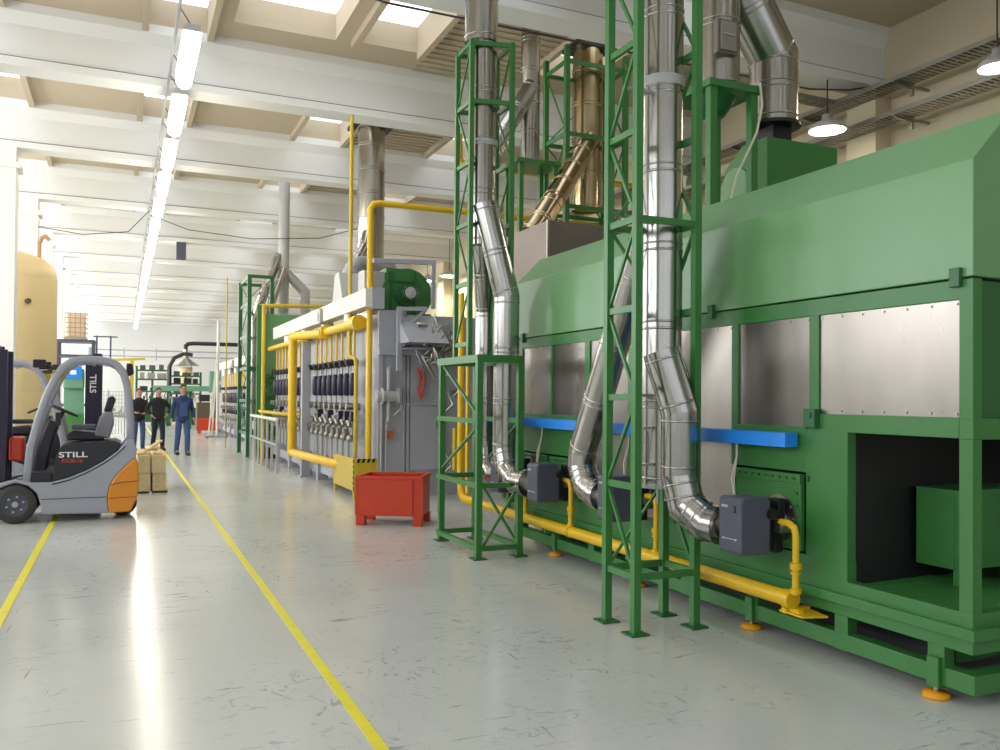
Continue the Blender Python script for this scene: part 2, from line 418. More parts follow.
m = MB(); m.box(XF+.07, 6.86, 3.83, 3.87, .45, 1.5); m.box(5.9, 5.95, 3.1, 3.83, .45, 1.5); m.box(XF+.09, 6.8, 3.9, 8.5, .45, 1.5); m.build('inner_wall', 'black', A)
m = MB(); m.box(5.84, 5.90, 3.1, 3.8, .9, 1.45); m.build('brown_inner_panel', 'brownp', A)
m = MB(); m.box(XF+.07, 6.8, 3.07, 3.83, .455, .475)
for k in range(36): m.box(XF+.08, 5.9, 3.08+k*.02, 3.088+k*.02, .475, .481)
for k in range(60): m.box(XF+.08+k*.03, XF+.088+k*.03, 3.08, 3.8, .475, .480)
m.build('walkway_grating', 'green', A)
m = MB(); m.box(4.58, 5.25, 3.50, 3.54, .58, 1.06); m.box(4.58, 4.62, 3.54, 3.8, .58, 1.06); m.box(4.58, 5.25, 3.54, 3.8, 1.03, 1.06); m.box(4.58, 4.64, 3.50, 3.54, .48, .58); m.box(5.0, 5.25, 3.50, 3.54, .48, .58); m.build('inner_cabinet', 'green', A, .005)
m = MB(); m.cyl((4.62, 3.46, .475), (4.62, 3.46, .56), .025); m.cyl((4.62, 3.46, .56), (4.62, 3.46, .58), .035); m.build('inner_foot', 'lgrey', A)
for (a, b, z0, z1) in ((3.08, 4.065, 1.509, 2.133), (4.145, 4.835, 1.42, 2.133), (4.90, 5.59, .60, 2.133), (5.66, 6.2, .60, 2.133), (6.27, 6.94, .60, 2.133), (7.03, 7.70, 1.42, 2.133), (7.73, 8.40, 1.42, 2.133)):
    p = MB().box(XF+.012, XF+.035, a, b, z0, z1).build('steel_panel', 'panel', A)
    rv = MB()
    for k in range(int((b-a)/.16)+1):
        for z in (z0+.02, z1-.02): rv.cyl((XF+.013, a+.02+k*(b-a-.04)/int((b-a)/.16), z), (XF+.004, a+.02+k*(b-a-.04)/int((b-a)/.16), z), .006, n=6)
    rv.build('rivet', 'dull', p)
MB().box(XF+.0, XF+.03, 7.695, 7.735, 1.42, 2.133).build('mullion', 'green', A)
for (a, b, z0, z1) in ((4.19, 4.82, .62, 1.115), (7.08, 7.68, .6, 1.0), (7.75, 8.35, .6, 1.0)):  # bolted burner hatches
    h = MB(); h.box(XF-.025, XF+.01, a, b, z0, z1); h.box(XF-.035, XF-.02, a, b, z1-.06, z1); h.build('burner_hatch', 'green', A, .003)
    g = MB()
    for k in range(9): g.cyl((XF-.035, a+.05+k*(b-a-.1)/8, z1-.03), (XF-.045, a+.05+k*(b-a-.1)/8, z1-.03), .010, n=6)
    for k in range(6): g.cyl((XF-.025, a+.03, z0+.05+k*.08), (XF-.033, a+.03, z0+.05+k*.08), .008, n=6)
    g.build('hatch_bolts', 'dgreen', A)
for y in (3.09, 5.12, 8.38):                                     # hood latches
    MB().box(XF-.03, XF+.01, y-.03, y+.03, 2.2, 2.30).build('latch', 'dgreen', A, .003)
m = MB(); m.box(XF-.045, XF+.01, 4.055, 4.15, 1.42, 1.54); m.cyl((XF-.045, 4.10, 1.50), (XF-.055, 4.10, 1.50), .02); m.build('panel_catch', 'dgreen', A, .004)
m = MB()                                                        # base frame
m.box(XF-.045, XF+.1, 2.96, 8.6, .361, .42); m.box(XF-.0, XF+.1, 3.0, 8.6, .282, .361)
m.box(XF-.0, XF+.09, 2.99, 8.6, .075, .173)
m.box(XF, 6.9, 2.96, 3.08, .361, .42); m.box(XF, 6.9, 3.0, 3.09, .282, .361); m.box(XF, 6.9, 2.99, 3.09, .075, .173)
for y in (3.22, 3.88, 4.68, 5.45, 6.15, 6.9, 7.6, 8.45): m.box(XF+.005, XF+.08, y-.05, y+.05, .07, .30)
for y in (3.4, 4.7, 6.1, 7.6): m.box(XF+.34, 6.9, y-.04, y+.04, .1, .2)
m.build('base_frame', 'green', A, .003)
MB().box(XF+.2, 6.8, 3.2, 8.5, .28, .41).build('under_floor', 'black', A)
MB().box(XF+.3, XF+.33, 3.35, 8.5, .02, .28).build('gap_shade_plate', 'black', A)  # black plate put in to give the base gaps their shade
for i, y in enumerate((3.215, 4.68, 6.1, 7.6)):
    f = MB(); f.box(XF-.03, XF+.03, y-.035, y+.035, .06, .22); f.build('foot_bracket', 'green', A)
    f = MB(); f.cyl((XF, y, .03), (XF, y, .12), .014); f.build('foot_spindle', 'steel', A)
    f = MB(); f.lathe((XF, y, 0), [(.001, .0), (.07, 0), (.073, .012), (.066, .03), (.001, .034)], 20); f.build('foot_pad', 'pad', A)
text('number_mark', '2', 'black', A, (XF-.004, 4.145, 1.09), (R(90), 0, R(-90)), .05)
# the blue cable duct
m = MB(); m.box(XF-.13, XF-.02, 4.22, 8.36, 1.289, 1.382); m.build('cable_duct', 'blue', bevel=.003)
tag(bpy.data.objects['cable_duct'], 'bright blue cable duct running along the green oven below its steel panels', 'cable duct')
for y in (4.72, 6.1, 7.72):
    lb = {4.72: 'pair of cream cables hanging from blue duct to the nearest burner', 6.1: 'cream cables hanging from blue duct behind the near green tower', 7.72: 'cream cables hanging from blue duct to burner beside the far tower'}[y]
    m = MB()
    m.tube([(XF-.1, y, 1.29), (XF-.11, y-.01, 1.2), (XF-.15, y-.03, 1.05), (XF-.2, y-.10, .94)], .007, 6)
    m.tube([(XF-.08, y+.03, 1.29), (XF-.11, y-.01, 1.2), (XF-.17, y-.03, 1.05), (XF-.22, y-.12, .94)], .007, 6)
    tag(m.build('burner_cable', 'cream'), lb, 'cable')

# burners
def burner(y, label):
    t = thing('gas_burner', label, 'burner', (3.69, y, .6), 'burners along the green oven')
    m = MB(); m.prism([(3.58, .62), (3.60, .60), (3.80, .60), (3.82, .62), (3.82, .945), (3.79, .97), (3.60, .97), (3.58, .945)], 'y', y-.22, y); m.build('housing', 'slate', t, .012)
    m = MB(); m.cyl((3.575, y-.05, .70), (3.58, y-.05, .70), .008); m.cyl((3.575, y-.17, .70), (3.58, y-.17, .70), .008); m.box(3.578, 3.584, y-.17, y-.05, .697, .703); m.build('screw', 'lgrey', t)
    MB().box(3.577, 3.582, y-.09, y-.03, .90, .915).build('rating_plate', 'lgrey', t)
    if y < 5: text('number_mark', '2', 'black', t, (3.578, y-.16, .89), (R(90), 0, R(-90)), .06)
    m = MB(); m.box(3.82, 3.88, y-.19, y-.03, .66, .90); m.cyl((3.82, y-.2, .86), (3.82, y-.25, .86), .035); m.build('motor', 'black', t, .01)
    m = MB(); m.cyl((3.88, y-.11, .80), (3.99, y-.11, .80), .075); m.box(3.86, 3.93, y-.26, y-.2, .74, .82); m.cyl((3.9, y-.2, .78), (3.9, y-.3, .78), .03); m.build('nozzle', 'dull', t)
    m = MB(); m.box(3.90, 3.96, y-.20, y-.09, .82, .95); m.build('servo_motor', 'black', t, .01); m = MB(); m.box(3.88, 3.95, y-.19, y-.08, .60, .74); m.build('valve_block', 'black', t, .01)
    m = MB(); m.cyl((3.985, y-.11, .82), (4.005, y-.11, .82), .15, n=28)
    for k in range(10): m.cyl((3.985, y-.11+.13*math.cos(k*.628), .82+.13*math.sin(k*.628)), (3.975, y-.11+.13*math.cos(k*.628), .82+.13*math.sin(k*.628)), .009, n=6)
    m.build('flange', 'dull', t)
    return t
burner(4.477, 'grey gas burner box numbered 2 nearest to the open bay')
burner(6.03, 'grey gas burner box behind the legs of the near green tower')
burner(7.354, 'grey gas burner box between the two green lattice towers')
burner(8.25, 'grey gas burner box behind the posts of the far green tower')

# yellow gas main
t = thing('gas_pipe', 'thick yellow gas main running along the foot of green oven', 'pipe', (3.88, 7, 0))
m = MB(); m.tube([(3.88, 4.15, .335), (3.88, 9.72, .335), (3.88, 9.84, .40), (3.88, 9.88, .52), (3.88, 9.88, .7), (3.88, 9.88, 2.9)], [.052, .052, .046, .038, .038, .038], 16)
m.build('main', 'yellow', t)
for (y, l) in ((4.12, .08), (5.9, .03), (7.0, .03), (8.1, .03), (9.2, .03)): MB().cyl((3.88, y, .335), (3.88, y+l, .335), .058).build('collar', 'yellow', t)
m = MB(); m.tube([(3.94, 9.80, 2.9), (3.94, 9.80, .5), (3.90, 9.68, .40)], .024, 10); m.build('small_pipe', 'yellow', t)
m = MB(); m.box(3.83, 4.03, 4.13, 4.17, .25, .28); m.box(3.86, 3.9, 4.05, 4.2, .255, .285); m.prism([(3.84, 4.0), (4.0, 3.95), (4.03, 4.12), (3.84, 4.2)], 'z', .25, .262); m.build('bracket', 'yellow', t)
for y in (6.0, 7.5): MB().box(3.85, 4.03, y-.02, y+.02, .25, .285).build('bracket', 'green', t)
for y in (4.10, 5.62, 7.02, 8.0):
    m = MB(); m.tube([(3.88, y, .37), (3.88, y, .74), (3.88, y+.015, .79), (3.88, y+.06, .81), (3.88, y+.14, .81)], .022, 12); m.cyl((3.88, y, .53), (3.88, y, .57), .036); m.cyl((3.88, y, .5), (3.88, y, .515), .032); m.cyl((3.88, y, .38), (3.88, y, .41), .036)
    m.build('riser', 'yellow', t)

# ------------------------------------------------------------------ lattice towers
def tower(label, x0, x1, y0, y1, z0, z1, levels, full, post=.055, name='lattice_tower', braces=True, feet=True, mt='green', br_every=1):
    t = thing(name, label, 'tower', ((x0+x1)/2, (y0+y1)/2, z0))
    for (x, y) in ((x0, y0), (x1, y0), (x0, y1), (x1, y1)):
        m = MB(); m.bar((x, y, z0), (x, y, z1), post); p = m.build('post', mt, t)
        if feet: MB().box(x-.07, x+.07, y-.07, y+.07, z0, z0+.012).build('foot_plate', 'dgreen', p)
    h = post/2
    for i, z in enumerate(levels):
        hb = post*.85
        for (p, q) in (((x0, y0, z), (x0, y1, z)), ((x1, y0, z), (x1, y1, z)), ((x0, y0, z), (x1, y0, z)), ((x0, y1, z), (x1, y1, z)))[:4 if i in full else 2]:
            MB().bar(p, q, .03, hb).build('cross_bar', mt, t)
    if braces:
        for i in range(len(levels)-1):
            a, b = levels[i], levels[i+1]
            for x in (x0, x1):
                p, q = ((x, y0, a), (x, y1, b)) if i % 2 == 0 else ((x, y1, a), (x, y0, b))
                MB().bar(p, q, .022).build('brace', mt, t)
            p, q = ((x1, y1, a), (x0, y1, b)) if i % 2 else ((x0, y1, a), (x1, y1, b))
            if i in full or i+1 in full: MB().bar(p, q, .018).build('brace', mt, t)
    return t
lv = [.385+.61*k for k in range(12)]
tower('near green lattice tower standing free in front of the oven', 3.19, 3.68, 4.86, 5.23, 0, 7.6, lv, (0, 4, 8), .054)
# far tower: wide lower stand with slim upper tower
t = thing('lattice_tower', 'far green lattice tower on a wide lower stand beside the oven', 'tower', (3.47, 8.3, 0))
for (x, y) in ((3.22, 7.70), (3.67, 7.71), (3.26, 8.87), (3.67, 8.87)):
    p = MB().bar((x, y, 0), (x, y, 1.96), .062).build('post', 'green', t)
    MB().box(x-.07, x+.07, y-.07, y+.07, 0, .012).build('foot_plate', 'dgreen', p)
for z in (.10, .72, 1.36, 1.98):
    m = MB(); hb = .05 if z < 1.9 else .075
    for (x, ya) in ((3.22, 7.70), (3.67, 7.71)): MB().bar((x, ya, z), (x, 8.87, z), .045, hb).build('cross_bar', 'green', t)
    for y in (7.71, 8.87):
        if z != 1.36: MB().bar((3.24, y, z), (3.67, y, z), .045, hb).build('cross_bar', 'green', t)
for (p, q) in (((3.26, 7.71, .10), (3.67, 7.71, .72)), ((3.67, 7.71, .10), (3.67, 8.87, .72)), ((3.26, 8.87, .8), (3.26, 7.71, 1.36)), ((3.26, 7.71, 1.36), (3.26, 8.87, 1.96)), ((3.67, 7.71, 1.36), (3.67, 8.87, .72))):
    MB().bar(p, q, .025).build('brace', 'green', t)
for x in (3.26, 3.67): MB().bar((x+.04, 8.02, 1.99), (x+.04, 8.56, 1.99), .05, .08).build('seat_rail', 'green', t)
for (x, y) in ((3.28, 8.12), (3.70, 8.02), (3.28, 8.52), (3.70, 8.42)): MB().bar((x, y, 2.0), (x, y, 5.32), .047).build('post', 'green', t)
lv2 = [2.15, 2.78, 3.41, 4.05, 4.68, 5.29]
for i, z in enumerate(lv2):
    for (p, q) in (((3.28, 8.12, z), (3.28, 8.52, z)), ((3.70, 8.02, z), (3.70, 8.42, z)), ((3.28, 8.12, z), (3.70, 8.02, z)), ((3.28, 8.52, z), (3.70, 8.42, z)))[:4 if i > 3 else 2]:
        MB().bar(p, q, .03, .045).build('cross_bar', 'green', t)
for i in range(5):
    a, b = lv2[i], lv2[i+1]
    for (x, ya, yb) in ((3.28, 8.12, 8.52), (3.70, 8.02, 8.42)):
        MB().bar((x, ya if i % 2 else yb, a), (x, yb if i % 2 else ya, b), .018).build('brace', 'green', t)

# ------------------------------------------------------------------ ducts
def band(m, p, d, r, wd=.02): 
    p = V(p); d = V(d).normalized(); m.tube([p-d*wd/2, p-d*wd*.2, p+d*wd*.2, p+d*wd/2], [r*1.0, r*1.045, r*1.045, r*1.0], 28)
def duct(t, pts, r, name, mt='steel', seams=True, n=28):
    m = MB(); m.tube(pts, r, n, sharp=True)
    if seams:
        s = m; P = [V(p) for p in pts]
        for i in range(len(P)-1):
            L = (P[i+1]-P[i]).length; d = (P[i+1]-P[i]).normalized()
            if L > .5:
                k = max(1, int(L/.6))
                for j in range(1, k+1): band(s, P[i]+d*(L*j/(k+1)), d, r, .02); band(s, P[i]+d*(L*j/(k+1)+.05), d, r, .016)
            if L > .16: band(s, P[i]+d*.06, d, r, .018); band(s, P[i+1]-d*.06, d, r, .018)
    return m.build(name, mt, t)
def elbow(a, corner, b, r, k=4):
    a, c, b = V(a), V(corner), V(b); out = []
    for i in range(k+1):
        u = i/k; out.append(tuple(a*(1-u)**2+c*2*u*(1-u)+b*u*u))
    return out
t = thing('flue_duct', 'shiny steel flue duct rising inside the near green tower', 'duct', (3.5, 5.05, .9))
duct(t, [(3.57, 5.12, .97), (3.57, 5.12, 7.75)], .148, 'riser')
MB().cyl((3.57, 5.12, 3.85), (3.57, 5.12, 3.92), .155, n=28).build('clamp', 'lgrey', t)
for z in (4.95, 3.78, 2.85, 1.62): m = MB(); m.bar((3.19, 5.05, z), (3.68, 5.05, z), .03, .02); m.build('support_strap', 'dull', t)
m = MB(); m.cyl((3.57, 5.12, .955), (3.57, 5.12, .985), .15, n=28); m.tube([(3.52, 5.08, .96), (3.52, 5.08, .84)], .012, 8); m.tube([(3.59, 5.08, .96), (3.59, 5.08, .86)], .012, 8); m.build('drain_cap', 'dull', t)
duct(t, [(3.47, 4.98, 1.93), (3.575, 4.90, 1.50)]+elbow((3.575, 4.90, 1.06), (3.575, 4.90, .80), (3.66, 4.70, .75), .12, 2)+[(3.69, 4.60, .745)], .13, 'burner_branch')
m = MB(); m.cyl((3.69, 4.60, .745), (3.69, 4.55, .745), .085, n=24); m.cyl((3.69, 4.56, .77), (3.69, 4.478, .79), .07, n=20); m.build('inlet_collar', 'dull', t)
duct(t, [(3.57, 5.2, 3.02), (3.69, 6.46, 1.14)]+elbow((3.69, 6.48, 1.0), (3.69, 6.46, .80), (3.69, 6.18, .775), .12, 2)+[(3.69, 6.12, .775)], .125, 'slanting_branch')
m = MB(); m.cyl((3.69, 6.12, .775), (3.69, 6.032, .78), .085, n=24); m.build('collar', 'dull', t)
m = MB(); m.tube([(3.36, 5.1, 1.35), (3.34, 5.1, 1.3), (3.35, 5.1, 1.22), (3.37, 5.1, 1.15)], .012, 8); m.box(3.34, 3.42, 5.0, 5.06, 1.38, 1.40); m.box(3.34, 3.42, 5.0, 5.06, 1.12, 1.14); m.build('inspection_fitting', 'dull', t)

t = thing('flue_duct', 'shiny steel flue duct rising inside the far green tower', 'duct', (3.46, 8.25, .9))
duct(t, [(3.46, 8.25, 3.2), (3.46, 8.25, 5.35)], .150, 'riser')
duct(t, [(3.44, 8.25, 5.35), (3.44, 8.25, 7.75)], .175, 'upper_riser')
MB().cyl((3.47, 8.25, 4.25), (3.47, 8.25, 4.31), .158, n=28).build('clamp', 'lgrey', t)
duct(t, [(3.44, 8.12, 3.62), (3.67, 8.05, 2.65)]+elbow((3.69, 8.10, 1.05), (3.69, 8.10, .80), (3.69, 7.80, .745), .12, 2)+[(3.69, 7.50, .745)], .135, 'burner_branch')
m = MB(); m.cyl((3.69, 7.50, .745), (3.69, 7.356, .78), .085, n=24); m.build('inlet_collar', 'dull', t)
duct(t, [(3.47, 8.30, 3.35), (3.67, 8.62, 2.55)]+elbow((3.67, 8.62, 1.10), (3.67, 8.62, .84), (3.69, 8.40, .76), .12, 2)+[(3.69, 8.252, .76)], .11, 'rear_branch')

# roof top ducts of the oven
t = thing('duct_stand', 'green four legged stand on oven roof under a steel flue', 'stand', (4.84, 6.15, 3.17))
for (x, y) in ((4.58, 5.85), (5.02, 5.85), (4.58, 6.35), (5.02, 6.35)): MB().bar((x, y, 3.172), (x, y, 4.28), .07).build('leg', 'green', t)
m = MB(); m.box(4.52, 5.08, 5.79, 6.41, 4.27, 4.33); m.build('top_plate', 'green', t)
m = MB(); m.lathe((4.80, 6.1, 4.12), [(.001, 0), (.10, 0), (.2, .15)], 12); m.build('funnel', 'dgreen', t)
t = thing('flue_duct', 'steel flue with inspection hatch above the green roof stand', 'duct', (4.84, 6.12, 4.33))
duct(t, [(4.84, 6.10, 4.335), (4.84, 6.10, 7.75)], .195, 'riser')
m = MB(); m.box(4.66, 4.88, 5.87, 5.93, 4.60, 4.90); o = m.build('hatch_frame', 'sheet', t, .008)
m = MB(); m.box(4.685, 4.855, 5.855, 5.88, 4.625, 4.875); m.build('inspection_hatch', 'dull', t, .004)
m = MB(); m.bar((4.71, 5.848, 4.76), (4.83, 5.848, 4.76), .012); m.build('hatch_handle', 'lgrey', t)
m = MB(); m.tube([(4.97, 5.93, 4.36), (5.03, 5.76, 4.34), (5.04, 5.74, 4.15), (4.98, 5.74, 3.9), (4.75, 5.72, 3.5), (4.66, 5.72, 3.18)], .010, 8); tag(m.build('hanging_hose', 'cream'), 'cream hose hanging down beside the green roof stand', 'hose')
t = thing('fan_duct', 'steel duct bending down onto green fan housing on the roof', 'duct', (5.62, 6.25, 4.2))
duct(t, [(5.62, 6.25, 4.2), (5.62, 6.25, 4.84), (4.95, 6.15, 5.62)], .225, 'bent_duct')
m = MB(); m.cyl((5.62, 6.25, 4.17), (5.62, 6.25, 4.2), .25, n=28); m.box(5.52, 5.74, 6.14, 6.36, 4.0, 4.17); m.build('black_flange', 'black', t)
t = thing('fan_housing', 'green box shaped fan housing on top of the oven roof', 'fan', (5.7, 6.3, 3.17))
m = MB(); m.prism([(6.02, 3.172), (6.02, 4.0), (6.36, 4.0), (6.60, 3.83), (6.66, 3.58), (6.56, 3.36), (6.4, 3.36), (6.4, 3.172)], 'x', 5.34, 6.2); m.build('housing', 'green', t, .01)
m = MB(); m.cyl((5.3, 6.42, 3.6), (5.34, 6.42, 3.6), .2); m.build('side_disc', 'hood', t)

# ducts behind the oven
t = thing('flue_duct', 'slim steel flue on small green stand behind the oven', 'duct', (5.88, 12.05, 5.3))
duct(t, [(5.88, 12.05, 5.3), (5.88, 12.05, 7.75)], .15, 'riser')
duct(t, [(5.88, 12.0, 6.55), (5.16, 11.9, 5.35), (5.0, 11.9, 3.7)], .135, 'slanting_branch')
t = thing('duct_stand', 'small green stand under the slim steel flue behind oven', 'stand', (5.88, 12.05, 0))
for (x, y) in ((5.6, 11.8), (6.2, 11.8), (5.6, 12.3), (6.2, 12.3)): MB().bar((x, y, 0), (x, y, 5.24), .07).build('leg', 'green', t)
MB().box(5.5, 6.28, 11.72, 12.38, 5.24, 5.3).build('top_plate', 'green', t)
t = thing('flue_duct', 'wide golden tinted steel flue inside green frame behind oven', 'duct', (7.24, 12.6, 4.7))
duct(t, [(7.24, 12.6, 4.8), (7.24, 12.6, 7.75)], .26, 'riser', 'gold')
duct(t, [(7.24, 12.5, 6.0), (5.9, 11.3, 4.55), (5.5, 11.2, 4.0)], .17, 'slanting_branch', 'gold')
duct(t, [(7.62, 12.6, 4.8), (7.62, 12.6, 7.3)], .07, 'side_pipe')
MB().box(6.9, 7.6, 12.3, 12.9, 7.55, 7.7).build('roof_flange', 'black', t)
tower('dark green lattice frame around the wide golden flue', 6.62, 7.75, 12.2, 12.95, 0, 7.4, [3.6, 4.75, 5.95, 7.15], (0, 1, 2, 3), .08, braces=True)
t = thing('exhaust_hood', 'plain grey sheet metal hood rising behind the oven end', 'hood', (6, 9.5, 0))
m = MB(); m.box(4.64, 7.6, 9.0, 10.3, 1.6, 3.73); m.build('casing', 'sheet', t, .006)
m = MB(); m.bar((4.64, 9.0, 1.6), (4.64, 9.0, 3.73), .03); m.bar((6.0, 8.99, 1.6), (6.0, 8.99, 3.73), .03); m.build('corner_flange', 'dull', t)
m = MB()
for x in (4.72, 7.5):
    for y in (9.08, 10.2): m.bar((x, y, 0), (x, y, 1.62), .08)
m.build('support_frame', 'dgreen', t)

# horizontal yellow pipes overhead
t = tag(MB().tube([(3.55, 13.0, .62), (3.55, 13.0, 4.55), (3.6, 13.0, 4.64), (3.7, 13.0, 4.66), (7.5, 13.0, 4.66), (10.6, 13.0, 4.66)], .05, 12).build('overhead_gas_pipe', 'yellow'), 'yellow pipe rising beside grey furnace then running level overhead', 'pipe')
tag(MB().tube([(5.9, 15.2, 6.68), (5.9, 15.2, 6.2), (6.0, 15.2, 6.1), (11.5, 15.2, 6.1)], .06, 12).build('overhead_gas_pipe', 'oyellow'), 'level yellow pipe passing behind the steel flues', 'pipe')
tag(MB().tube([(3.46, 13.9, 6.3), (3.46, 13.9, 2.35), (3.46, 13.86, 2.25), (3.46, 13.5, 2.2), (3.46, 13.46, 2.1), (3.46, 13.46, .6)], .032, 10).build('thin_gas_pipe', 'oyellow'), 'thin yellow pipe dropping from a ceiling beam with a small jog', 'pipe')

# ------------------------------------------------------------------ grey furnace behind
F = thing('furnace', 'long grey furnace with rows of burners beyond the red bin', 'machine', (5, 17, 0))
m = MB(); m.box(3.66, 6.2, 12.9, 22.2, .35, 2.9); m.build('casing', 'grey', F, .01)
m = MB()
m.box(3.66, 3.74, 12.86, 12.9, .3, 2.3); m.box(4.06, 4.10, 12.85, 12.9, .3, 2.25); m.box(4.13, 4.17, 12.85, 12.9, .3, 2.25); m.box(4.19, 4.75, 12.86, 12.9, .42, 2.25); m.box(4.1, 4.75, 12.83, 12.87, 1.46, 1.49); m.box(3.66, 4.75, 12.8, 12.9, 2.25, 2.33); m.box(3.66, 4.1, 12.84, 12.9, 2.33, 2.95); m.box(4.70, 4.76, 12.83, 12.9, .42, 2.3)
m.prism([(12.2, 2.42), (12.9, 2.42), (12.9, 2.9)], 'x', 3.95, 4.6)
m.build('end_door', 'grey', F, .004)
m = MB(); m.box(3.45, 3.62, 13.0, 22.2, .14, .32); 
for y in (13.1, 14.6, 16.1, 17.6, 19.1, 20.6, 22.0): m.box(3.40, 3.6, y-.08, y+.08, 0, .45)
m.box(3.7, 6, 12.95, 22, 0, .35); m.build('base_frame', 'grey', F)
m = MB(); m.tube([(4.28, 12.8, 2.05), (4.33, 12.78, 1.9), (4.3, 12.78, 1.7), (4.35, 12.78, 1.55)], .02, 8); m.tube([(4.36, 12.8, 2.1), (4.40, 12.78, 1.85), (4.36, 12.78, 1.6)], .02, 8); m.build('red_hose', 'red', F)
m = MB(); m.cyl((3.86, 12.86, .98), (3.86, 12.78, .98), .05, .04); m.box(3.82, 3.9, 12.8, 12.86, 1.0, 1.06); m.build('warning_valve', 'rust', F)
m = MB(); m.cyl((3.62, 12.82, 1.60), (3.95, 12.82, 1.60), .085); m.cyl((3.95, 12.82, 1.6), (3.98, 12.82, 1.6), .13); m.cyl((3.7, 12.82, 1.6), (3.72, 12.82, 1.6), .13); m.cyl((3.82, 12.82, 1.2), (3.82, 12.82, 2.05), .03); m.tube([(3.98, 12.8, 1.7), (4.02, 12.8, 1.75), (4.02, 12.8, 1.4), (3.9, 12.8, 1.3)], .014, 8)
m.cyl((3.70, 12.80, .4), (3.70, 12.80, 1.5), .012, n=8); m.cyl((3.78, 12.80, .4), (3.78, 12.80, 1.2), .012, n=8); m.build('pipe_fitting', 'lgrey', F)
# control clutter around the end
m = MB()
for k in range(26):
    x = 4.35+random.random()*.45; z = 2.1+random.random()*.65; y = 12.3+random.random()*.5
    m.tube([(x, y, z), (x+random.uniform(-.2, .25), y, z+random.uniform(-.2, .2)), (x+random.uniform(-.1, .35), y+.1, z+random.uniform(-.35, .2))], random.choice((.012, .018, .03)), 7)
for k in range(8):
    x = 4.45+random.random()*.4; z = .4+k*.24; m.box(x, x+.07, 12.4, 12.5, z, z+.1); m.tube([(x, 12.4, z), (x+.12, 12.35, z+.12), (x+.05, 12.4, z+.3)], .016, 7)
m.build('hose_bundle', 'dull', F)
MB().box(4.62, 4.8, 12.0, 12.1, .48, 1.12).build('yellow_cabinet', 'oyellow', F, .005)
# white main air duct
t = thing('air_duct', 'long off-white box duct above the burner rows of grey furnace', 'duct', (3.5, 17, 2.9))
m = MB(); m.box(3.4, 3.62, 12.7, 21.4, 2.98, 3.26); m.build('casing', 'offw', t, .006)
m = MB(); m.box(3.5, 3.70, 12.68, 12.74, 2.95, 3.28); m.build('end_plate', 'grey', t, .005)
m = MB(); m.cyl((3.36, 15.9, 3.08), (3.4, 15.9, 3.08), .12); m.cyl((3.33, 15.9, 3.08), (3.36, 15.9, 3.08), .08); m.box(3.34, 3.4, 15.72, 16.08, 2.95, 3.22); m.build('inspection_flange', 'dull', t)
for y in (14.2, 16.0, 18.0, 20.0): MB().cyl((3.55, y, 2.75), (3.55, y, 2.98), .12).build('duct_stub', 'dull', t)
m = MB(); m.prism([(14.6, 3.26), (15.4, 3.26), (15.2, 3.8), (14.9, 3.8)], 'x', 3.5, 3.9); m.build('funnel', 'lgrey', t)
# chimney
t = thing('chimney', 'tall steel chimney rising from the grey furnace to ceiling', 'chimney', (5.06, 18.5, 2.9))
duct(t, [(5.06, 18.5, 2.9), (5.06, 18.5, 7.72)], .30, 'pipe')
MB().box(4.6, 5.5, 18.1, 18.9, 7.62, 7.70).build('roof_flange', 'black', t)
duct(t, [(4.45, 17.6, 4.3), (4.85, 18.2, 4.9), (5.06, 18.5, 5.6)], .12, 'side_pipe')
duct(t, [(3.85, 15.6, 3.2)]+elbow((3.85, 15.6, 3.7), (3.85, 15.6, 4.15), (4.3, 15.9, 4.15), .14, 5)+[(4.9, 16.4, 4.15)], .14, 'bent_branch', 'grey', False)
# green fan
t = thing('blower_fan', 'round dark green blower fan on top of the grey furnace', 'fan', (4.2, 13.3, 2.9))
m = MB(); m.cyl((4.20, 13.1, 3.25), (4.20, 13.6, 3.25), .42, n=36); m.box(3.85, 4.2, 13.115, 13.585, 2.86, 3.66); m.box(3.86, 4.62, 13.13, 13.57, 2.8, 2.95); m.build('scroll_housing', 'green', t)
m = MB(); m.cyl((4.16, 13.02, 3.23), (4.16, 13.1, 3.23), .17, n=24); m.cyl((4.18, 12.85, 3.25), (4.18, 13.02, 3.25), .12, n=24); m.build('motor', 'dgreen', t)
m = MB(); m.lathe((4.18, 12.84, 3.25), [(.12, 0), (.12, .03), (.08, .0), (.001, 0)], 24, 'y'); m.build('motor_ring', 'lgrey', t)
m = MB(); m.box(3.5, 3.84, 13.15, 13.55, 3.0, 3.6); m.build('inlet_box', 'lgrey', t, .01)
m = MB(); m.bar((3.88, 13.08, 3.45), (4.3, 13.08, 3.45), .03); m.bar((3.92, 13.08, 2.9), (3.92, 13.08, 3.6), .03); m.bar((4.32, 13.08, 2.9), (4.32, 13.08, 3.6), .03); m.build('stiffener', 'dgreen', t)
# grey rail frames
t = thing('tube_stand', 'grey square tube frame around the green blower fan', 'frame', (4, 12.75, 2))
m = MB(); m.bar((3.53, 12.75, 3.70), (4.55, 12.75, 3.74), .07); m.bar((4.52, 12.75, 3.74), (4.52, 12.75, 3.0), .06); m.bar((3.95, 12.72, 2.0), (3.95, 12.72, 2.98), .075); m.bar((3.92, 12.72, 2.97), (4.4, 12.72, 2.99), .06); m.bar((4.4, 12.72, 2.99), (3.98, 12.72, 2.62), .04); m.bar((4.2, 12.6, 2.55), (4.85, 12.6, 2.85), .03); m.bar((3.98, 12.6, 2.40), (4.75, 12.6, 2.62), .03); m.bar((3.98, 12.6, 2.34), (4.7, 12.6, 2.36), .03)
m.build('tubes', 'grey', t)

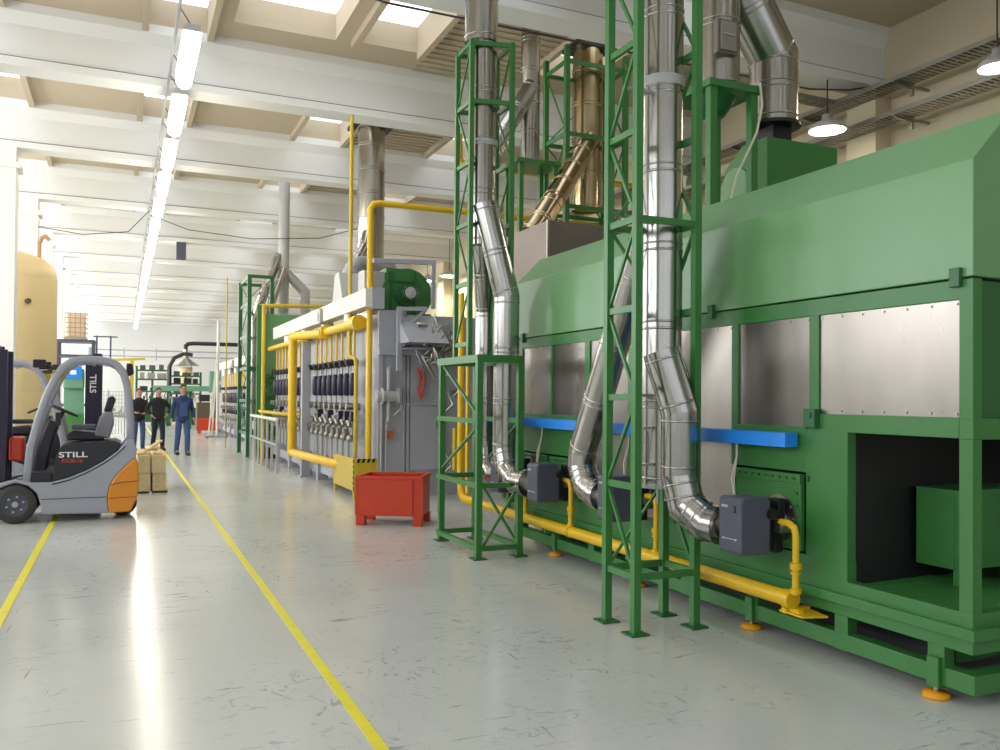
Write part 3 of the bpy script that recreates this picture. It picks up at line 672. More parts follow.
# burner trains
T0 = thing('burner_train', 'nearest vertical burner valve train on the grey furnace wall', 'burner', (3.6, 13.75, 1), 'burner valve trains on the grey furnace')
y = 13.75
m = MB(); m.cyl((3.5, y, 2.2), (3.5, y, 2.75), .022, n=10); m.build('drop_pipe', 'yellow', T0)
m = MB(); m.box(3.42, 3.56, y-.06, y+.06, 2.10, 2.2); m.cyl((3.36, y, 2.15), (3.42, y, 2.15), .05); m.bar((3.36, y-.09, 2.10), (3.36, y+.09, 2.2), .02); m.build('valve', 'dark', T0)
m = MB(); m.cyl((3.5, y, 1.3), (3.5, y, 2.10), .022, n=8); m.build('coupling', 'dull', T0)
m = MB(); m.tube([(3.48, y, 1.60), (3.48, y, 1.64), (3.48, y, 1.90), (3.48, y, 1.98)], [.04, .062, .062, .04], 12); m.build('actuator', 'purple', T0)
m = MB(); m.cyl((3.36, y-.03, 1.42), (3.6, y-.03, 1.42), .06, n=12); m.cyl((3.48, y, .85), (3.48, y, 1.25), .06, n=12); m.cyl((3.34, y+.06, 1.0), (3.56, y+.06, 1.0), .05, n=10); m.cyl((3.34, y+.06, .98), (3.36, y+.06, .98), .08, n=12); m.cyl((3.40, y, 1.18), (3.40, y-.15, 1.1), .03, n=8); m.ball((3.42, y-.08, .9), .06, n=8, m=6)
m.build('valve_body', 'dull', T0)
m = MB(); m.cyl((3.52, y, .45), (3.52, y, .85), .025, n=8); m.build('lower_pipe', 'lgrey', T0)
m = MB(); m.box(3.40, 3.50, y-.22, y-.11, 1.18, 1.34); m.build('control_box', 'purple', T0, .004)
ys = [13.75+.42*k for k in range(8)]+[17.6+.42*k for k in range(10)]
for k, yy in enumerate(ys[1:]):
    k += 1
    c = dup(T0, (3.6, yy, 1), '%s burner valve train from near end of the grey furnace' % (ORD[k] if k < len(ORD) else 'last'))
    if k not in (1, 2, 4, 6, 9, 12, 15):
        for o in [o for o in bpy.data.objects if o.parent == c and o.name.startswith('control_box')]: bpy.data.objects.remove(o)
# headers
t = thing('gas_header', 'thick yellow gas header above the burner rows of grey furnace', 'pipe', (3.4, 15, 2.7))
m = MB(); m.tube([(3.42, 13.2, 2.77), (3.42, 15.5, 2.77)], .075, 16); m.tube([(3.42, 15.5, 2.77), (3.42, 16.0, 2.77), (3.15, 17.3, 2.79)], .085, 16); m.build('main', 'yellow', t)
for (ya, yb, r) in ((13.12, 13.42, .12), (15.4, 15.46, .13), (15.55, 15.62, .13)): MB().cyl((3.42, ya, 2.77), (3.42, yb, 2.77), r, n=20).build('flange', 'yellow', t)
m = MB(); m.tube([(3.14, 17.3, 2.79), (3.14, 17.3, .45)], .085, 16); m.ball((3.14, 17.3, 2.79), .088); m.cyl((3.14, 17.3, 1.0), (3.14, 17.3, 1.05), .10); m.cyl((3.14, 17.3, 2.45), (3.14, 17.3, 2.5), .10); m.build('down_pipe', 'yellow', t)
m = MB(); m.tube([(3.14, 17.4, .45), (3.14, 17.2, .45), (3.30, 14.2, .45), (3.55, 13.7, .45)], .08, 16); m.build('low_run', 'yellow', t)
m = MB(); m.tube([(3.42, 17.5, 2.77), (3.42, 22.0, 2.77)], .06, 14); m.build('far_run', 'yellow', t)
t = thing('steel_column', 'slim grey steel column among the burners of grey furnace', 'column', (3.35, 16.8, 0))
m = MB(); m.bar((3.32, 16.85, .02), (3.32, 16.85, 2.65), .16); m.build('shaft', 'grey', t)
MB().box(3.2, 3.44, 16.73, 16.97, 0, .02).build('base_plate', 'grey', t)
# yellow guard
t = thing('machine_guard', 'yellow guard panel with black hazard stripes beside red bin', 'guard', (3.4, 13.5, 0))
m = MB(); m.box(3.30, 3.33, 12.9, 14.3, .12, .62); m.box(3.33, 3.72, 12.88, 12.91, .12, .62)
for yy in (12.95, 14.2): m.box(3.30, 3.34, yy-.03, yy+.03, 0, .12)
m.box(3.68, 3.72, 12.88, 12.92, 0, .12)
m.build('panel', 'oyellow', t)
m = MB()
for k in range(5): m.prism([(3.335+.08*k, .56), (3.375+.08*k, .56), (3.395+.08*k, .62), (3.355+.08*k, .62)], 'y', 12.872, 12.88)
for k in range(6): m.prism([(12.9, .12+k*.085), (12.95, .15+k*.085), (12.95, .19+k*.085), (12.9, .16+k*.085)], 'x', 3.292, 3.30)
m.build('hazard_stripes', 'black', t)

# ------------------------------------------------------------------ red bin
def bin_(label, loc, rz, name='metal_bin', s=1.0):
    t = thing(name, label, 'bin', (0, 0, 0))
    w_, d_, h0, h1 = .40*s, .29*s, .12*s, .60*s
    m = MB(); th = .02
    m.box(-w_, w_, -d_, d_, h0, h0+th); m.box(-w_, w_, -d_, -d_+th, h0, h1); m.box(-w_, w_, d_-th, d_, h0, h1); m.box(-w_, -w_+th, -d_, d_, h0, h1); m.box(w_-th, w_, -d_, d_, h0, h1)
    m.build('box', 'red', t, .004)
    m = MB(); e = .015
    m.box(-w_-e, w_+e, -d_-e, -d_+th+.01, h1-.03, h1+.012); m.box(-w_-e, w_+e, d_-th-.01, d_+e, h1-.03, h1+.012); m.box(-w_-e, -w_+th+.01, -d_, d_, h1-.03, h1+.012); m.box(w_-th-.01, w_+e, -d_, d_, h1-.03, h1+.012); m.build('rim', 'red', t, .005)
    for sx in (-1, 1):
        for sy in (-1, 1):
            m = MB(); x = sx*(w_-.04*s); yy = sy*(d_-.05*s); m.box(x-.055*s, x+.055*s, yy-.055, yy+.055, 0, h0); m.build('foot', 'red', t, .004)
    m = MB()
    for sx in (-1, 1): m.bar((sx*(w_+.012), -d_+.01, h0), (sx*(w_+.012), -d_+.01, h1), .03)
    m.bar((w_*.72, -d_-.008, h0), (w_*.72, -d_-.008, h1), .02, .012); m.build('corner_ribs', 'red', t)
    t.location = loc; t.rotation_euler = (0, 0, rz); return t
bin_('red open steel bin on feet standing on the floor before furnace', (3.165, 10.33, 0), R(-30))
bin_('distant red steel bin on the floor behind the three walking people', (3.3, 37.0, 0), R(-8), s=1.0)

# ------------------------------------------------------------------ forklift
def forklift(label):
    t = thing('forklift', label, 'forklift', (-.6, 12.35, 0))
    Y0, Y1 = 11.87, 12.83
    g = [(-.89, .10), (-.13, .08), (-.155, .2), (-.155, .33), (-.12, .46), (-.05, .57), (.05, .68), (.17, .79), (.185, .86), (.15, 1.02), (.07, 1.02), (-.03, .88), (-.2, .745), (-.4, .63), (-.6, .545), (-.78, .50), (-1.0, .50), (-1.18, .545), (-1.35, .50), (-1.37, .43), (-1.18, .51), (-1.04, .46), (-.94, .36), (-.90, .2)]
    m = MB(); m.prism(g, 'y', Y0, Y0+.12); m.prism(g, 'y', Y1-.12, Y1); m.build('side_shell', 'fork', t, .012)
    m = MB(); m.box(-.90, -.1, Y0+.12, Y1-.12, .10, .50); m.box(-1.45, -.9, Y0+.14, Y1-.14, .30, .48); m.build('chassis', 'dark', t)
    m = MB(); m.box(-.9, -.16, Y0-.006, Y0+.01, .285, .292); m.tube([(-.78, Y0-.002, .47), (-.6, Y0-.002, .515), (-.4, Y0-.002, .60), (-.2, Y0-.002, .715), (-.05, Y0-.002, .83), (.05, Y0-.002, .93)], .008, 6); m.build('shell_groove', 'dark', t)
    oc = [(-.13, .08), (-.155, .2), (-.155, .33), (-.12, .46), (-.05, .57), (.05, .68), (.17, .79), (.20, .70), (.215, .5), (.20, .28), (.12, .09)]
    m = MB(); m.prism(oc, 'y', Y0-.004, Y1+.004); m.build('counterweight', 'orange', t, .02)
    m = MB(); m.tube([(-.12, Y0-.006, .44), (.0, Y0-.008, .47), (.19, Y0-.008, .48)], .008, 6); m.tube([(-.15, Y0-.006, .27), (.19, Y0-.008, .28)], .005, 6); m.build('counterweight_groove', 'rust', t)
    cv = [(-.78, .50), (-.75, .80), (-.68, .95), (-.5, .985), (-.08, 1.0), (.0, .96), (-.03, .88), (-.2, .745), (-.4, .63), (-.6, .545)]
    m = MB(); m.prism(cv, 'y', Y0+.02, Y1-.02); cvo = m.build('battery_cover', 'dark', t, .015)
    for (yy, rz) in ((Y0+.016, 0), (Y1-.016, math.pi)):
        text('brand_lettering', 'STILL', 'signw', cvo, (-.55, yy, .83), (R(90), 0, rz), .095, sx=1.5)
        text('model_lettering', 'RX20-16', 'signr', cvo, (-.56, yy, .755), (R(90), 0, rz), .06, sx=1.1)
    m = MB(); m.box(-1.05, -.72, Y0+.03, Y1-.03, .48, .63); m.box(-1.0, -.78, Y0+.01, Y0+.05, .50, .60); m.build('step', 'dark', t, .02)
    m = MB(); m.prism([(-1.03, .6), (-.88, .6), (-.80, 1.0), (-.74, 1.22), (-.84, 1.28), (-.96, .95)], 'y', Y0+.3, Y1-.15); m.build('dashboard', 'dark', t, .02)
    m = MB(); m.cyl((-.80, 12.3, 1.15), (-.69, 12.3, 1.38), .03); m.tube([(-.68+.165*math.cos(a)*.9, 12.3+.165*math.sin(a), 1.38-.165*math.cos(a)*.42) for a in [k*math.pi/8 for k in range(17)]], .016, 8); m.tube([(-.68, 12.14, 1.38), (-.68, 12.46, 1.38)], .014, 6); m.box(-.76, -.7, 11.98, 12.05, 1.2, 1.36); m.build('steering_wheel', 'dark', t)
    m = MB(); m.prism([(-.63, 1.0), (-.63, 1.09), (-.56, 1.13), (-.28, 1.10), (-.2, 1.06), (-.2, 1.0)], 'y', Y0+.25, Y1-.25); m.build('seat_cushion', 'dark', t, .02)
    m = MB(); m.prism([(-.33, 1.05), (-.26, 1.30), (-.2, 1.37), (-.11, 1.36), (-.09, 1.2), (-.14, 1.02)], 'y', Y0+.24, Y1-.24); m.build('seat_backrest', 'seat', t, .03)
    m = MB(); m.prism([(-.22, 1.37), (-.17, 1.55), (-.11, 1.58), (-.07, 1.53), (-.12, 1.36)], 'y', Y0+.34, Y1-.34); m.build('headrest', 'dark', t, .02)
    m = MB(); m.box(-.58, -.3, Y0+.17, Y0+.24, 1.14, 1.21); m.build('armrest', 'slate', t, .02)
    hp = [(-1.06, .50), (-1.03, .9), (-.95, 1.25), (-.86, 1.56), (-.76, 1.80), (-.68, 1.93), (-.58, 2.01), (-.46, 2.035), (-.28, 2.035), (-.15, 2.02), (-.06, 1.97), (.01, 1.88), (.06, 1.72), (.09, 1.45), (.105, 1.2), (.11, .98)]
    for yy in (Y0+.04, Y1-.04):
        m = MB(); P = [V((a, yy, b)) for a, b in hp]
        # flat-sided hoop section swept along the curve
        n = len(P); b0 = 0
        for i, p in enumerate(P):
            d = (P[min(i+1, n-1)]-P[max(i-1, 0)]).normalized(); u = V((-d.z, 0, d.x))
            for a_, e_ in ((-1, -.6), (-.6, -1), (.6, -1), (1, -.6), (1, .6), (.6, 1), (-.6, 1), (-1, .6)): m.v.append(p+u*a_*.045+V((0, e_*.032, 0)))
        for i in range(n-1):
            for k in range(8): m.face([i*8+k, i*8+(k+1) % 8, i*8+8+(k+1) % 8, i*8+8+k], True)
        m.face(list(range(8))); m.face([(n-1)*8+k for k in range(8)][::-1])
        m.build('guard_hoop', 'fork', t)
    m = MB()
    for x in (-.68, -.5, -.35, -.2, -.05): m.bar((x, Y0+.05, 2.0 if -.6 < x < -.1 else 1.93), (x, Y1-.05, 2.0 if -.6 < x < -.1 else 1.93), .03, .05)
    m.build('roof_bars', 'fork', t)
    for (x, z, rear) in ((-.93, 1.92, 0), (.09, 1.93, 1)):
        for yy in ((Y0+.0, Y1-.12) if not rear else (Y0+.02, Y1-.1)):
            m = MB(); m.box(x-.08, x+.06, yy, yy+.12, z, z+.10) if not rear else m.prism([(x-.04, z-.1), (x+.05, z-.06), (x+.03, z+.06), (x-.04, z+.07)], 'y', yy, yy+.08)
            if not rear: m.bar((x+.02, yy+.06, z+.03), (x+.22, yy+.06, z-.02), .03)
            m.build('work_light', 'black', t, .01)
    m = MB(); m.box(-.80, -.66, Y0+.1, Y0+.14, 1.78, 1.90); m.build('mirror', 'oyellow', t, .01)
    def wheel(x, z, r, yy, wd, nm):
        m = MB(); m.lathe((x, yy, z), [(r*.62, 0), (r*.94, 0), (r, wd*.12), (r, wd*.88), (r*.94, wd), (r*.62, wd)], 36, 'y'); wo = m.build(nm, 'tyre', t)
        m = MB(); m.lathe((x, yy, z), [(.001, wd*.2), (r*.3, wd*.15), (r*.52, wd*.22), (r*.62, .0), (r*.64, wd*.02), (r*.64, wd*.98), (r*.3, wd*.85), (.001, wd*.85)], 30, 'y'); m.build('rim', 'slate', wo)
        m = MB()
        for k in range(6):
            a = k*math.pi/3+.3; m.cyl((x+r*.4*math.cos(a), yy+wd*.2, z+r*.4*math.sin(a)), (x+r*.4*math.cos(a), yy+wd*.08, z+r*.4*math.sin(a)), .014, n=8)
        m.cyl((x, yy+wd*.2, z), (x, yy+.01, z), .035); m.build('wheel_nuts', 'lgrey', wo)
    wheel(-1.18, .235, .235, Y0-.01, .17, 'front_wheel'); wheel(-1.18, .235, .235, Y1-.16, .17, 'front_wheel')
    wheel(.03, .17, .17, 12.2, .15, 'rear_wheel'); wheel(.03, .17, .17, 12.38, .15, 'rear_wheel')
    m = MB()
    for yy in (Y0+.14, Y1-.24):
        m.box(-1.52, -1.40, yy, yy+.10, .08, 2.2); m.box(-1.40, -1.30, yy+.02, yy+.10, .10, 2.14)
    for z in (.35, 1.1, 2.12): m.box(-1.50, -1.42, Y0+.14, Y1-.14, z, z+.08)
    mo = m.build('mast', 'purple', t, .004)
    for (yy, rz) in ((Y1-.138, math.pi), ):
        text('mast_lettering', 'STILL', 'signw', mo, (-1.41, yy+.002, 1.75), (R(90), R(-90), rz), .12)
    m = MB()
    for k in range(4): m.tube([(-1.34+.02*k, Y0+.32+.03*k, .6), (-1.30, Y0+.32+.03*k, 1.0), (-1.36, Y0+.36+.03*k, 1.3), (-1.42, Y0+.4+.03*k, 2.1)], .012, 6)
    m.cyl((-1.38, 12.35, .15), (-1.38, 12.35, 1.9), .035); m.build('hydraulic_hoses', 'black', t)
    m = MB(); m.box(-1.28, -1.12, Y0+.25, Y0+.6, .75, 1.05); m.build('red_tank', 'red', t, .03)
    for yy in (12.05, 12.55): m = MB(); m.box(-1.58, -1.53, yy, yy+.1, .05, .6); m.prism([(-1.55, .04), (-1.55, .085), (-2.6, .055), (-2.6, .04)], 'y', yy, yy+.1); m.build('fork', 'black', t)
    return t
FK = forklift('silver and orange forklift standing nearest on the yellow floor line')
F2 = dup(FK, (-1.20, 14.3, 0), 'second silver forklift parked behind the silver and orange one', math.pi)
for o in [o for o in bpy.data.objects if o.parent == F2 and o.name.startswith('fork.')]: bpy.data.objects.remove(o)

# ------------------------------------------------------------------ timber stack
q = 0
for (x0, x1, z0, z1, dy, lb) in ((.235, .435, .03, .32, 0, 'lower block of pale timber beside the forklift rear, nearer to it'), (.47, .68, .03, .32, .03, 'lower block of pale timber, on the side of the yellow line'),
                              (.245, .435, .325, .61, .02, 'upper block of pale timber next to the orange counterweight'), (.45, .67, .325, .61, 0, 'upper block of pale timber on the yellow line side')):
    m = MB(); m.box(x0, x1, 14.8+dy, 16.0+dy, z0, z1); o = tag(m.build('timber_block', 'osb', bevel=.004), lb, 'timber', 'timber blocks stacked by the forklift')
for k, (x, lb) in enumerate(((.30, 'dark runner board under the timber stack near the forklift'), (.58, 'dark runner board under the timber stack near the yellow line'))):
    tag(MB().box(x-.08, x+.12, 14.85, 15.9, 0, .029).build('runner_board', 'brownp'), lb, 'board')
pl = [((.30, 14.95, .625), (.34, 15.9, .64), .13, 'flat pale plank on top of timber stack'), ((.30, 15.0, .63), (.62, 15.75, .80), .07, 'thin plank leaning slantwise over the timber stack'), ((.55, 14.9, .625), (.58, 15.9, .625), .14, 'short plank lying flat on the timber near the yellow line')]
for p_, q2, w_, lb in pl: tag(MB().bar(p_, q2, w_, .025).build('plank', 'wood'), lb, 'plank')
tag(MB().tube([(.36, 15.0, .67), (.45, 15.1, .70), (.40, 15.3, .71), (.52, 15.4, .68), (.42, 15.5, .70)], .03, 8).build('crumpled_sheet', 'osb'), 'crumpled pale wrapping lying on the timber stack', 'wrapping')

# ------------------------------------------------------------------ people
def skin_mesh(chains, name, m, parent, sub=2):
    vs, es, rs = [], [], []
    for ch in chains:
        prev = None
        for item in ch:
            if isinstance(item, int): prev = item; continue
            p, r = item
            vs.append(V(p)); rs.append(r); i = len(vs)-1
            if prev is not None: es.append((prev, i))
            prev = i
    me = bpy.data.meshes.new(name); me.from_pydata([tuple(v) for v in vs], es, [])
    o = bpy.data.objects.new(name, me); col.objects.link(o)
    sk = o.modifiers.new('skin', 'SKIN'); sk.use_smooth_shade = True
    if not me.skin_vertices: bpy.context.view_layer.objects.active = o
    sv = me.skin_vertices[0].data if me.skin_vertices else None
    if sv is None:
        bpy.ops.object.select_all(action='DESELECT'); o.select_set(True); bpy.context.view_layer.objects.active = o
    for i, r in enumerate(rs):
        me.skin_vertices[0].data[i].radius = (r, r) if not isinstance(r, tuple) else r
    me.skin_vertices[0].data[0].use_root = True
    sb = o.modifiers.new('sub', 'SUBSURF'); sb.levels = sub; sb.render_levels = sub
    dg = bpy.context.evaluated_depsgraph_get()
    nm = bpy.data.meshes.new_from_object(o.evaluated_get(dg)); bpy.data.objects.remove(o)
    nm.name = name; nm.materials.clear(); nm.materials.append(K[m])
    nm.polygons.foreach_set('use_smooth', [True]*len(nm.polygons))
    r = bpy.data.objects.new(name, nm); col.objects.link(r); r.parent = parent
    return r
def person(label, loc, rz, h, top, trousers, stride, arms, hair='hair', apron=None, carry=False, cap=None):
    t = thing('person', label, 'person', (0, 0, 0))
    s = h/1.78
    def P(x, y, z): return (x*s, y*s, z*s)
    st = stride
    # pelvis root, facing -Y
    hipz, kz = .93, .50
    legL = [(P(.09, 0, .90), .085*s), (P(.10, -st*.5-.02, kz), .062*s), (P(.10, -st*.75+.05, .10), .040*s), (P(.10, -st*.75-.08, .04), .035*s)]
    legR = [(P(-.09, 0, .90), .085*s), (P(-.10, st*.3-.03, kz), .062*s), (P(-.10, st*.9+.02, .12), .040*s), (P(-.10, st*.9-.10, .05), .035*s)]
    aL, aR = arms
    armL = [(P(.18, 0, 1.42), .055*s), (P(*aL[0]), .043*s), (P(*aL[1]), .030*s)]
    armR = [(P(-.18, 0, 1.42), .055*s), (P(*aR[0]), .043*s), (P(*aR[1]), .030*s)]
    torso = [(P(0, 0, .95), (.12*s, .085*s)), (P(0, 0, 1.15), (.11*s, .08*s)), (P(0, 0, 1.36), (.12*s, .08*s)), (P(0, 0, 1.46), .06*s), (P(0, -.01, 1.56), .052*s), (P(0, -.02, 1.63), (.070*s, .085*s)), (P(0, -.02, 1.71), (.072*s, .085*s))]
    def hand(w_, e_, sg):
        w_ = V(w_); e_ = V(e_); d = (w_-e_).normalized(); out = []
        palm = w_+d*.05
        side = V((0, 1, 0)); side = (side-d*side.dot(d)).normalized(); nrm = d.cross(side).normalized()*sg
        out.append((w_, palm, side, nrm, d)); return out
    ch = [torso, [0]+legL, [0]+legR]
    body = [x for x in torso]
    chains = [torso, [0]+legL, [0]+legR, [2]+armL, [2]+armR]
    idx = len(torso)+4+4
    for (arm, base) in ((armL, idx+2), (armR, idx+5)):
        wv = V(arm[2][0]); ev = V(arm[1][0]); d = (wv-ev).normalized()
        side = V((0, -1, 0)); side = (side-d*side.dot(d)).normalized()
        nrm = d.cross(side).normalized()
        if nrm.x*wv.x > 0: nrm = -nrm
        palm = wv+d*.055*s
        chains.append([base, (tuple(palm), (.030*s, .020*s))])
        pi = None
        hand_list.append((t, wv, d, side, nrm, s))
    skin_mesh(chains, 'body', 'skin', t)
    # fingers rooted in the palm
    for (tt, wv, d, side, nrm, s_) in hand_list[-2:]:
        for k, (off, L) in enumerate(((-.026, .060), (-.009, .072), (.009, .068), (.025, .052))):
            b0 = wv+d*.06*s+side*off*s
            skin_mesh([[(tuple(b0), .009*s), (tuple(b0+d*L*.5*s+nrm*.006), .008*s), (tuple(b0+d*L*.85*s+nrm*.022), .0075*s), (tuple(b0+d*L*s+nrm*.035), .006*s)]], 'finger', 'skin', t, 1)
        b0 = wv+d*.02*s+side*.026*s
        skin_mesh([[(tuple(b0), .010*s), (tuple(b0+side*.022*s+d*.025*s), .009*s), (tuple(b0+side*.028*s+d*.05*s+nrm*.012), .007*s)]], 'thumb', 'skin', t, 1)
    # head details
    m = MB(); m.ball(P(0, -.015, 1.685), .098*s, (.80, .98, 1.15), 18, 12); m.prism([(-.012*s, 1.655*s), (.012*s, 1.655*s), (.006*s, 1.70*s), (-.006*s, 1.70*s)], 'y', -.135*s, -.10*s)
    for sx in (-1, 1): m.ball(P(sx*.080, -.01, 1.68), .022*s, (.5, .8, 1.3), 8, 6)
    m.build('head', 'skin', t)
    m = MB()
    for sx in (-1, 1): m.ball(P(sx*.032, -.103, 1.695), .011*s, (1.2, .5, .7), 8, 6)
    m.box(-.022*s, .022*s, -.112*s, -.10*s, 1.632*s, 1.638*s); m.build('eyes_and_mouth', 'hair', t)
    m = MB(); m.ball(P(0, .005, 1.715), .102*s, (.82, 1.0, 1.0), 18, 10); m.build('hair' if not cap else 'cap', cap or hair, t)
    # clothes follow the body
    g = 1.16
    sh = [[(P(0, 0, .80), (.19*s, .145*s)), (P(0, 0, .95), (.185*s, .145*s)), (P(0, 0, 1.15), (.17*s, .14*s)), (P(0, 0, 1.36), (.19*s, .14*s)), (P(0, 0, 1.49), (.10*s, .09*s)), (P(0, 0, 1.56), (.066*s, .066*s))],
          [3]+[(p, r*1.3) for p, r in armL[:2]]+[(tuple(V(armL[1][0]).lerp(V(armL[2][0]), .92)), .040*s)],
          [3]+[(p, r*1.3) for p, r in armR[:2]]+[(tuple(V(armR[1][0]).lerp(V(armR[2][0]), .92)), .040*s)]]
    skin_mesh(sh, 'jacket', top, t)
    tr = [[(P(0, 0, 1.06), (.17*s, .13*s)), (P(0, 0, .92), (.175*s, .135*s))], [1]+[(legL[0][0], .100*s), (legL[1][0], .078*s), (legL[2][0], .066*s), ((legL[2][0][0], legL[2][0][1], .045), .064*s)], [1]+[(legR[0][0], .100*s), (legR[1][0], .078*s), (legR[2][0], .066*s), ((legR[2][0][0], legR[2][0][1], .045), .064*s)]]
    skin_mesh(tr, 'trousers', trousers, t)
    for lg in (legL, legR):
        a_, b_ = V(lg[2][0]), V(lg[3][0])
        m = MB(); x, y_, z = a_; m.prism([(y_+.06, 0), (y_+.06, .09), (y_-.02, .12), (y_-.12, .08), (y_-.22, .05), (y_-.23, 0)], 'x', x-.045, x+.045)
        zz = min(v.z for v in m.v); lift = 0 if lg is legL else .0
        m.build('shoe', 'black', t, .015)
    if apron:
        m = MB(); m.prism([(-.10*s, 1.0*s), (.10*s, 1.0*s), (.09*s, 1.36*s), (-.09*s, 1.36*s)], 'y', -.135*s, -.118*s); m.bar(P(-.08, -.12, 1.35), P(-.12, -.02, 1.50), .03, .015); m.bar(P(.08, -.12, 1.35), P(.12, -.02, 1.50), .03, .015); m.box(-.05*s, .05*s, -.142*s, -.133*s, 1.18*s, 1.28*s)
        m.build('bib', apron, t, .005)
    t.location = loc; t.rotation_euler = (0, 0, rz); return t
hand_list = []
dn = ([(.25, .05, 1.15), (.27, -.08, .92)], [(-.25, .02, 1.15), (-.27, .0, .90)])
person('person in blue bib overalls walking along the yellow floor line', (1.47, 23.84, 0), R(8), 1.83, 'indigo', 'denim', .22, dn, apron='denim')
person('person in a dark jacket and cap with hands at the hips, middle of three', (.96, 26.18, 0), R(12), 1.76, 'blackc', 'navy', .18, ([(.36, .05, 1.2), (.22, -.08, 1.02)], [(-.34, .03, 1.2), (-.2, -.10, 1.0)]), cap='navy')
person('person in dark jacket and blue trousers beside forklift guard', (.45, 26.35, 0), R(10), 1.74, 'blackc', 'denim', .12, ([(.26, .02, 1.15), (.10, -.22, 1.08)], [(-.26, .02, 1.15), (-.12, -.22, 1.10)]))

# ------------------------------------------------------------------ left side: tank, racks
t = thing('storage_tank', 'tall cream domed storage tank standing between the white columns', 'tank', (-2.72, 23, 0))
m = MB(); m.lathe((-2.72, 23, 0), [(1.18, .25), (1.27, .3), (1.27, 4.35), (1.22, 4.6), (1.0, 4.8), (.6, 4.93), (.001, 4.97)], 48); m.build('shell', 'tank', t)
for a in (.6, 2.2, 3.8, 5.4): MB().cyl((-2.72+.95*math.cos(a), 23+.95*math.sin(a), 0), (-2.72+.95*math.cos(a), 23+.95*math.sin(a), .4), .08).build('leg', 'tank', t)
m = MB()
for z in (1.6, 3.0, 4.3): m.lathe((-2.72, 23, z), [(1.27, 0), (1.28, .01), (1.27, .02)], 48)
m.build('weld', 'tank', t)
m = MB(); m.cyl((-2.0, 21.96, 3.7), (-1.96, 21.88, 3.7), .06); m.build('nozzle', 'brownp', t)
tag(MB().tube([(-2.04, 25.3, 5.0), (-2.04, 25.3, 5.55), (-1.98, 25.3, 5.72), (-1.9, 25.3, 5.76), (-1.8, 25.3, 5.66)], .05, 10).build('bent_pipe', 'card'), 'small bent brown pipe hooked on a white column above the tank', 'pipe')
t = thing('storage_rack', 'blue grey steel rack carrying the caged liquid tote by the columns', 'rack', (-1.3, 30, 0))
for x in (-1.85, -.85):
    for y in (29.6, 30.6): MB().bar((x, y, 0), (x, y, 3.3), .08).build('upright', 'slate', t)
for z in (1.2, 2.75, 3.22):
    m = MB(); m.box(-1.9, -.8, 29.55, 30.65, z, z+.08); m.build('shelf', 'slate', t)
m = MB()
for x in (-.75, -.35): m.bar((x, 29.7, 2.6), (x, 29.7, 3.45), .05)
m.bar((-.85, 29.7, 3.42), (-.15, 29.7, 3.42), .04); m.bar((-.85, 29.7, 2.7), (-.3, 29.7, 2.7), .05); m.build('side_railing', 'slate', t)
t = thing('liquid_tote', 'caged milky liquid tote standing on top of the steel rack', 'container', (-1.36, 30, 3.3))
m = MB(); m.box(-1.63, -1.09, 29.7, 30.5, 3.38, 4.12); m.build('bottle', 'ibc', t, .05)
m = MB()
for k in range(5): m.bar((-1.66+.145*k, 29.67, 3.31), (-1.66+.145*k, 29.67, 4.15), .018)
for k in range(6): m.bar((-1.67, 29.67, 3.38+.15*k), (-1.05, 29.67, 3.38+.15*k), .018); m.bar((-1.05, 29.67, 3.38+.15*k), (-1.05, 30.5, 3.38+.15*k), .018)
m.build('wire_cage', 'card', t)
MB().box(-1.68, -1.04, 29.65, 30.55, 3.302, 3.37).build('pallet_base', 'dull', t)
t = thing('control_cabinet', 'green machine cabinet with a blue panel standing behind the parked forklifts', 'cabinet', (-1.3, 28.6, 0))
MB().box(-1.62, -1.05, 28.3, 28.9, 1.75, 2.35).build('housing', 'teal', t, .05)
MB().box(-1.58, -1.1, 28.25, 28.3, 2.05, 2.42).build('blue_panel', 'blue', t)
MB().box(-1.42, -1.25, 28.22, 28.25, 2.17, 2.3).build('screen', 'signw', t)
m = MB(); m.box(-.98, -.80, 28.3, 28.9, 0, 2.3); m.box(-1.62, -1.05, 28.3, 28.9, 0, 1.0); m.build('base', 'green', t, .02)
m = MB(); m.box(-1.6, -1.05, 28.5, 28.6, 1.0, 1.75); m.build('glass_door', 'teal', t)
t = thing('mesh_fence', 'grey wire mesh safety fence seen through the forklift cab', 'fence', (-.2, 34, 0))
for x in (-1.0, -.45, .1, .5): MB().bar((x, 34, 0), (x, 34, 1.75), .05).build('post', 'grey', t)
m = MB(); 
for k in range(12): m.bar((-1.0, 34, .15+.14*k), (.5, 34, .15+.14*k), .010)
for k in range(16): m.bar((-1.0+.1*k, 34, .15), (-1.0+.1*k, 34, 1.7), .010)
m.build('wire_mesh', 'grey', t)
t = thing('work_bench', 'low grey work bench loaded with metal parts behind the mesh fence', 'bench', (-.2, 36, 0))
m = MB(); m.box(-1.0, .5, 35.7, 36.4, .7, .78); m.build('bench_top', 'dull', t)
for x in (-.95, .45):
    for y in (35.75, 36.35): MB().bar((x, y, 0), (x, y, .7), .06).build('leg', 'grey', t)
m = MB()
for k in range(14): m.bar((-.9+.09*k, 35.8, .8+.03*(k % 3)), (-.8+.09*k, 36.3, .85+.25*random.random()), .05)
m.build('metal_parts', 'dull', t)
t = thing('yellow_crane', 'small yellow post crane standing behind the walking people', 'crane', (.45, 44, 0))
MB().bar((.42, 44, 0), (.42, 44, 3.2), .16).build('post', 'oyellow', t); MB().bar((-.5, 44, 3.2), (1.0, 44, 3.3), .12).build('boom', 'oyellow', t)
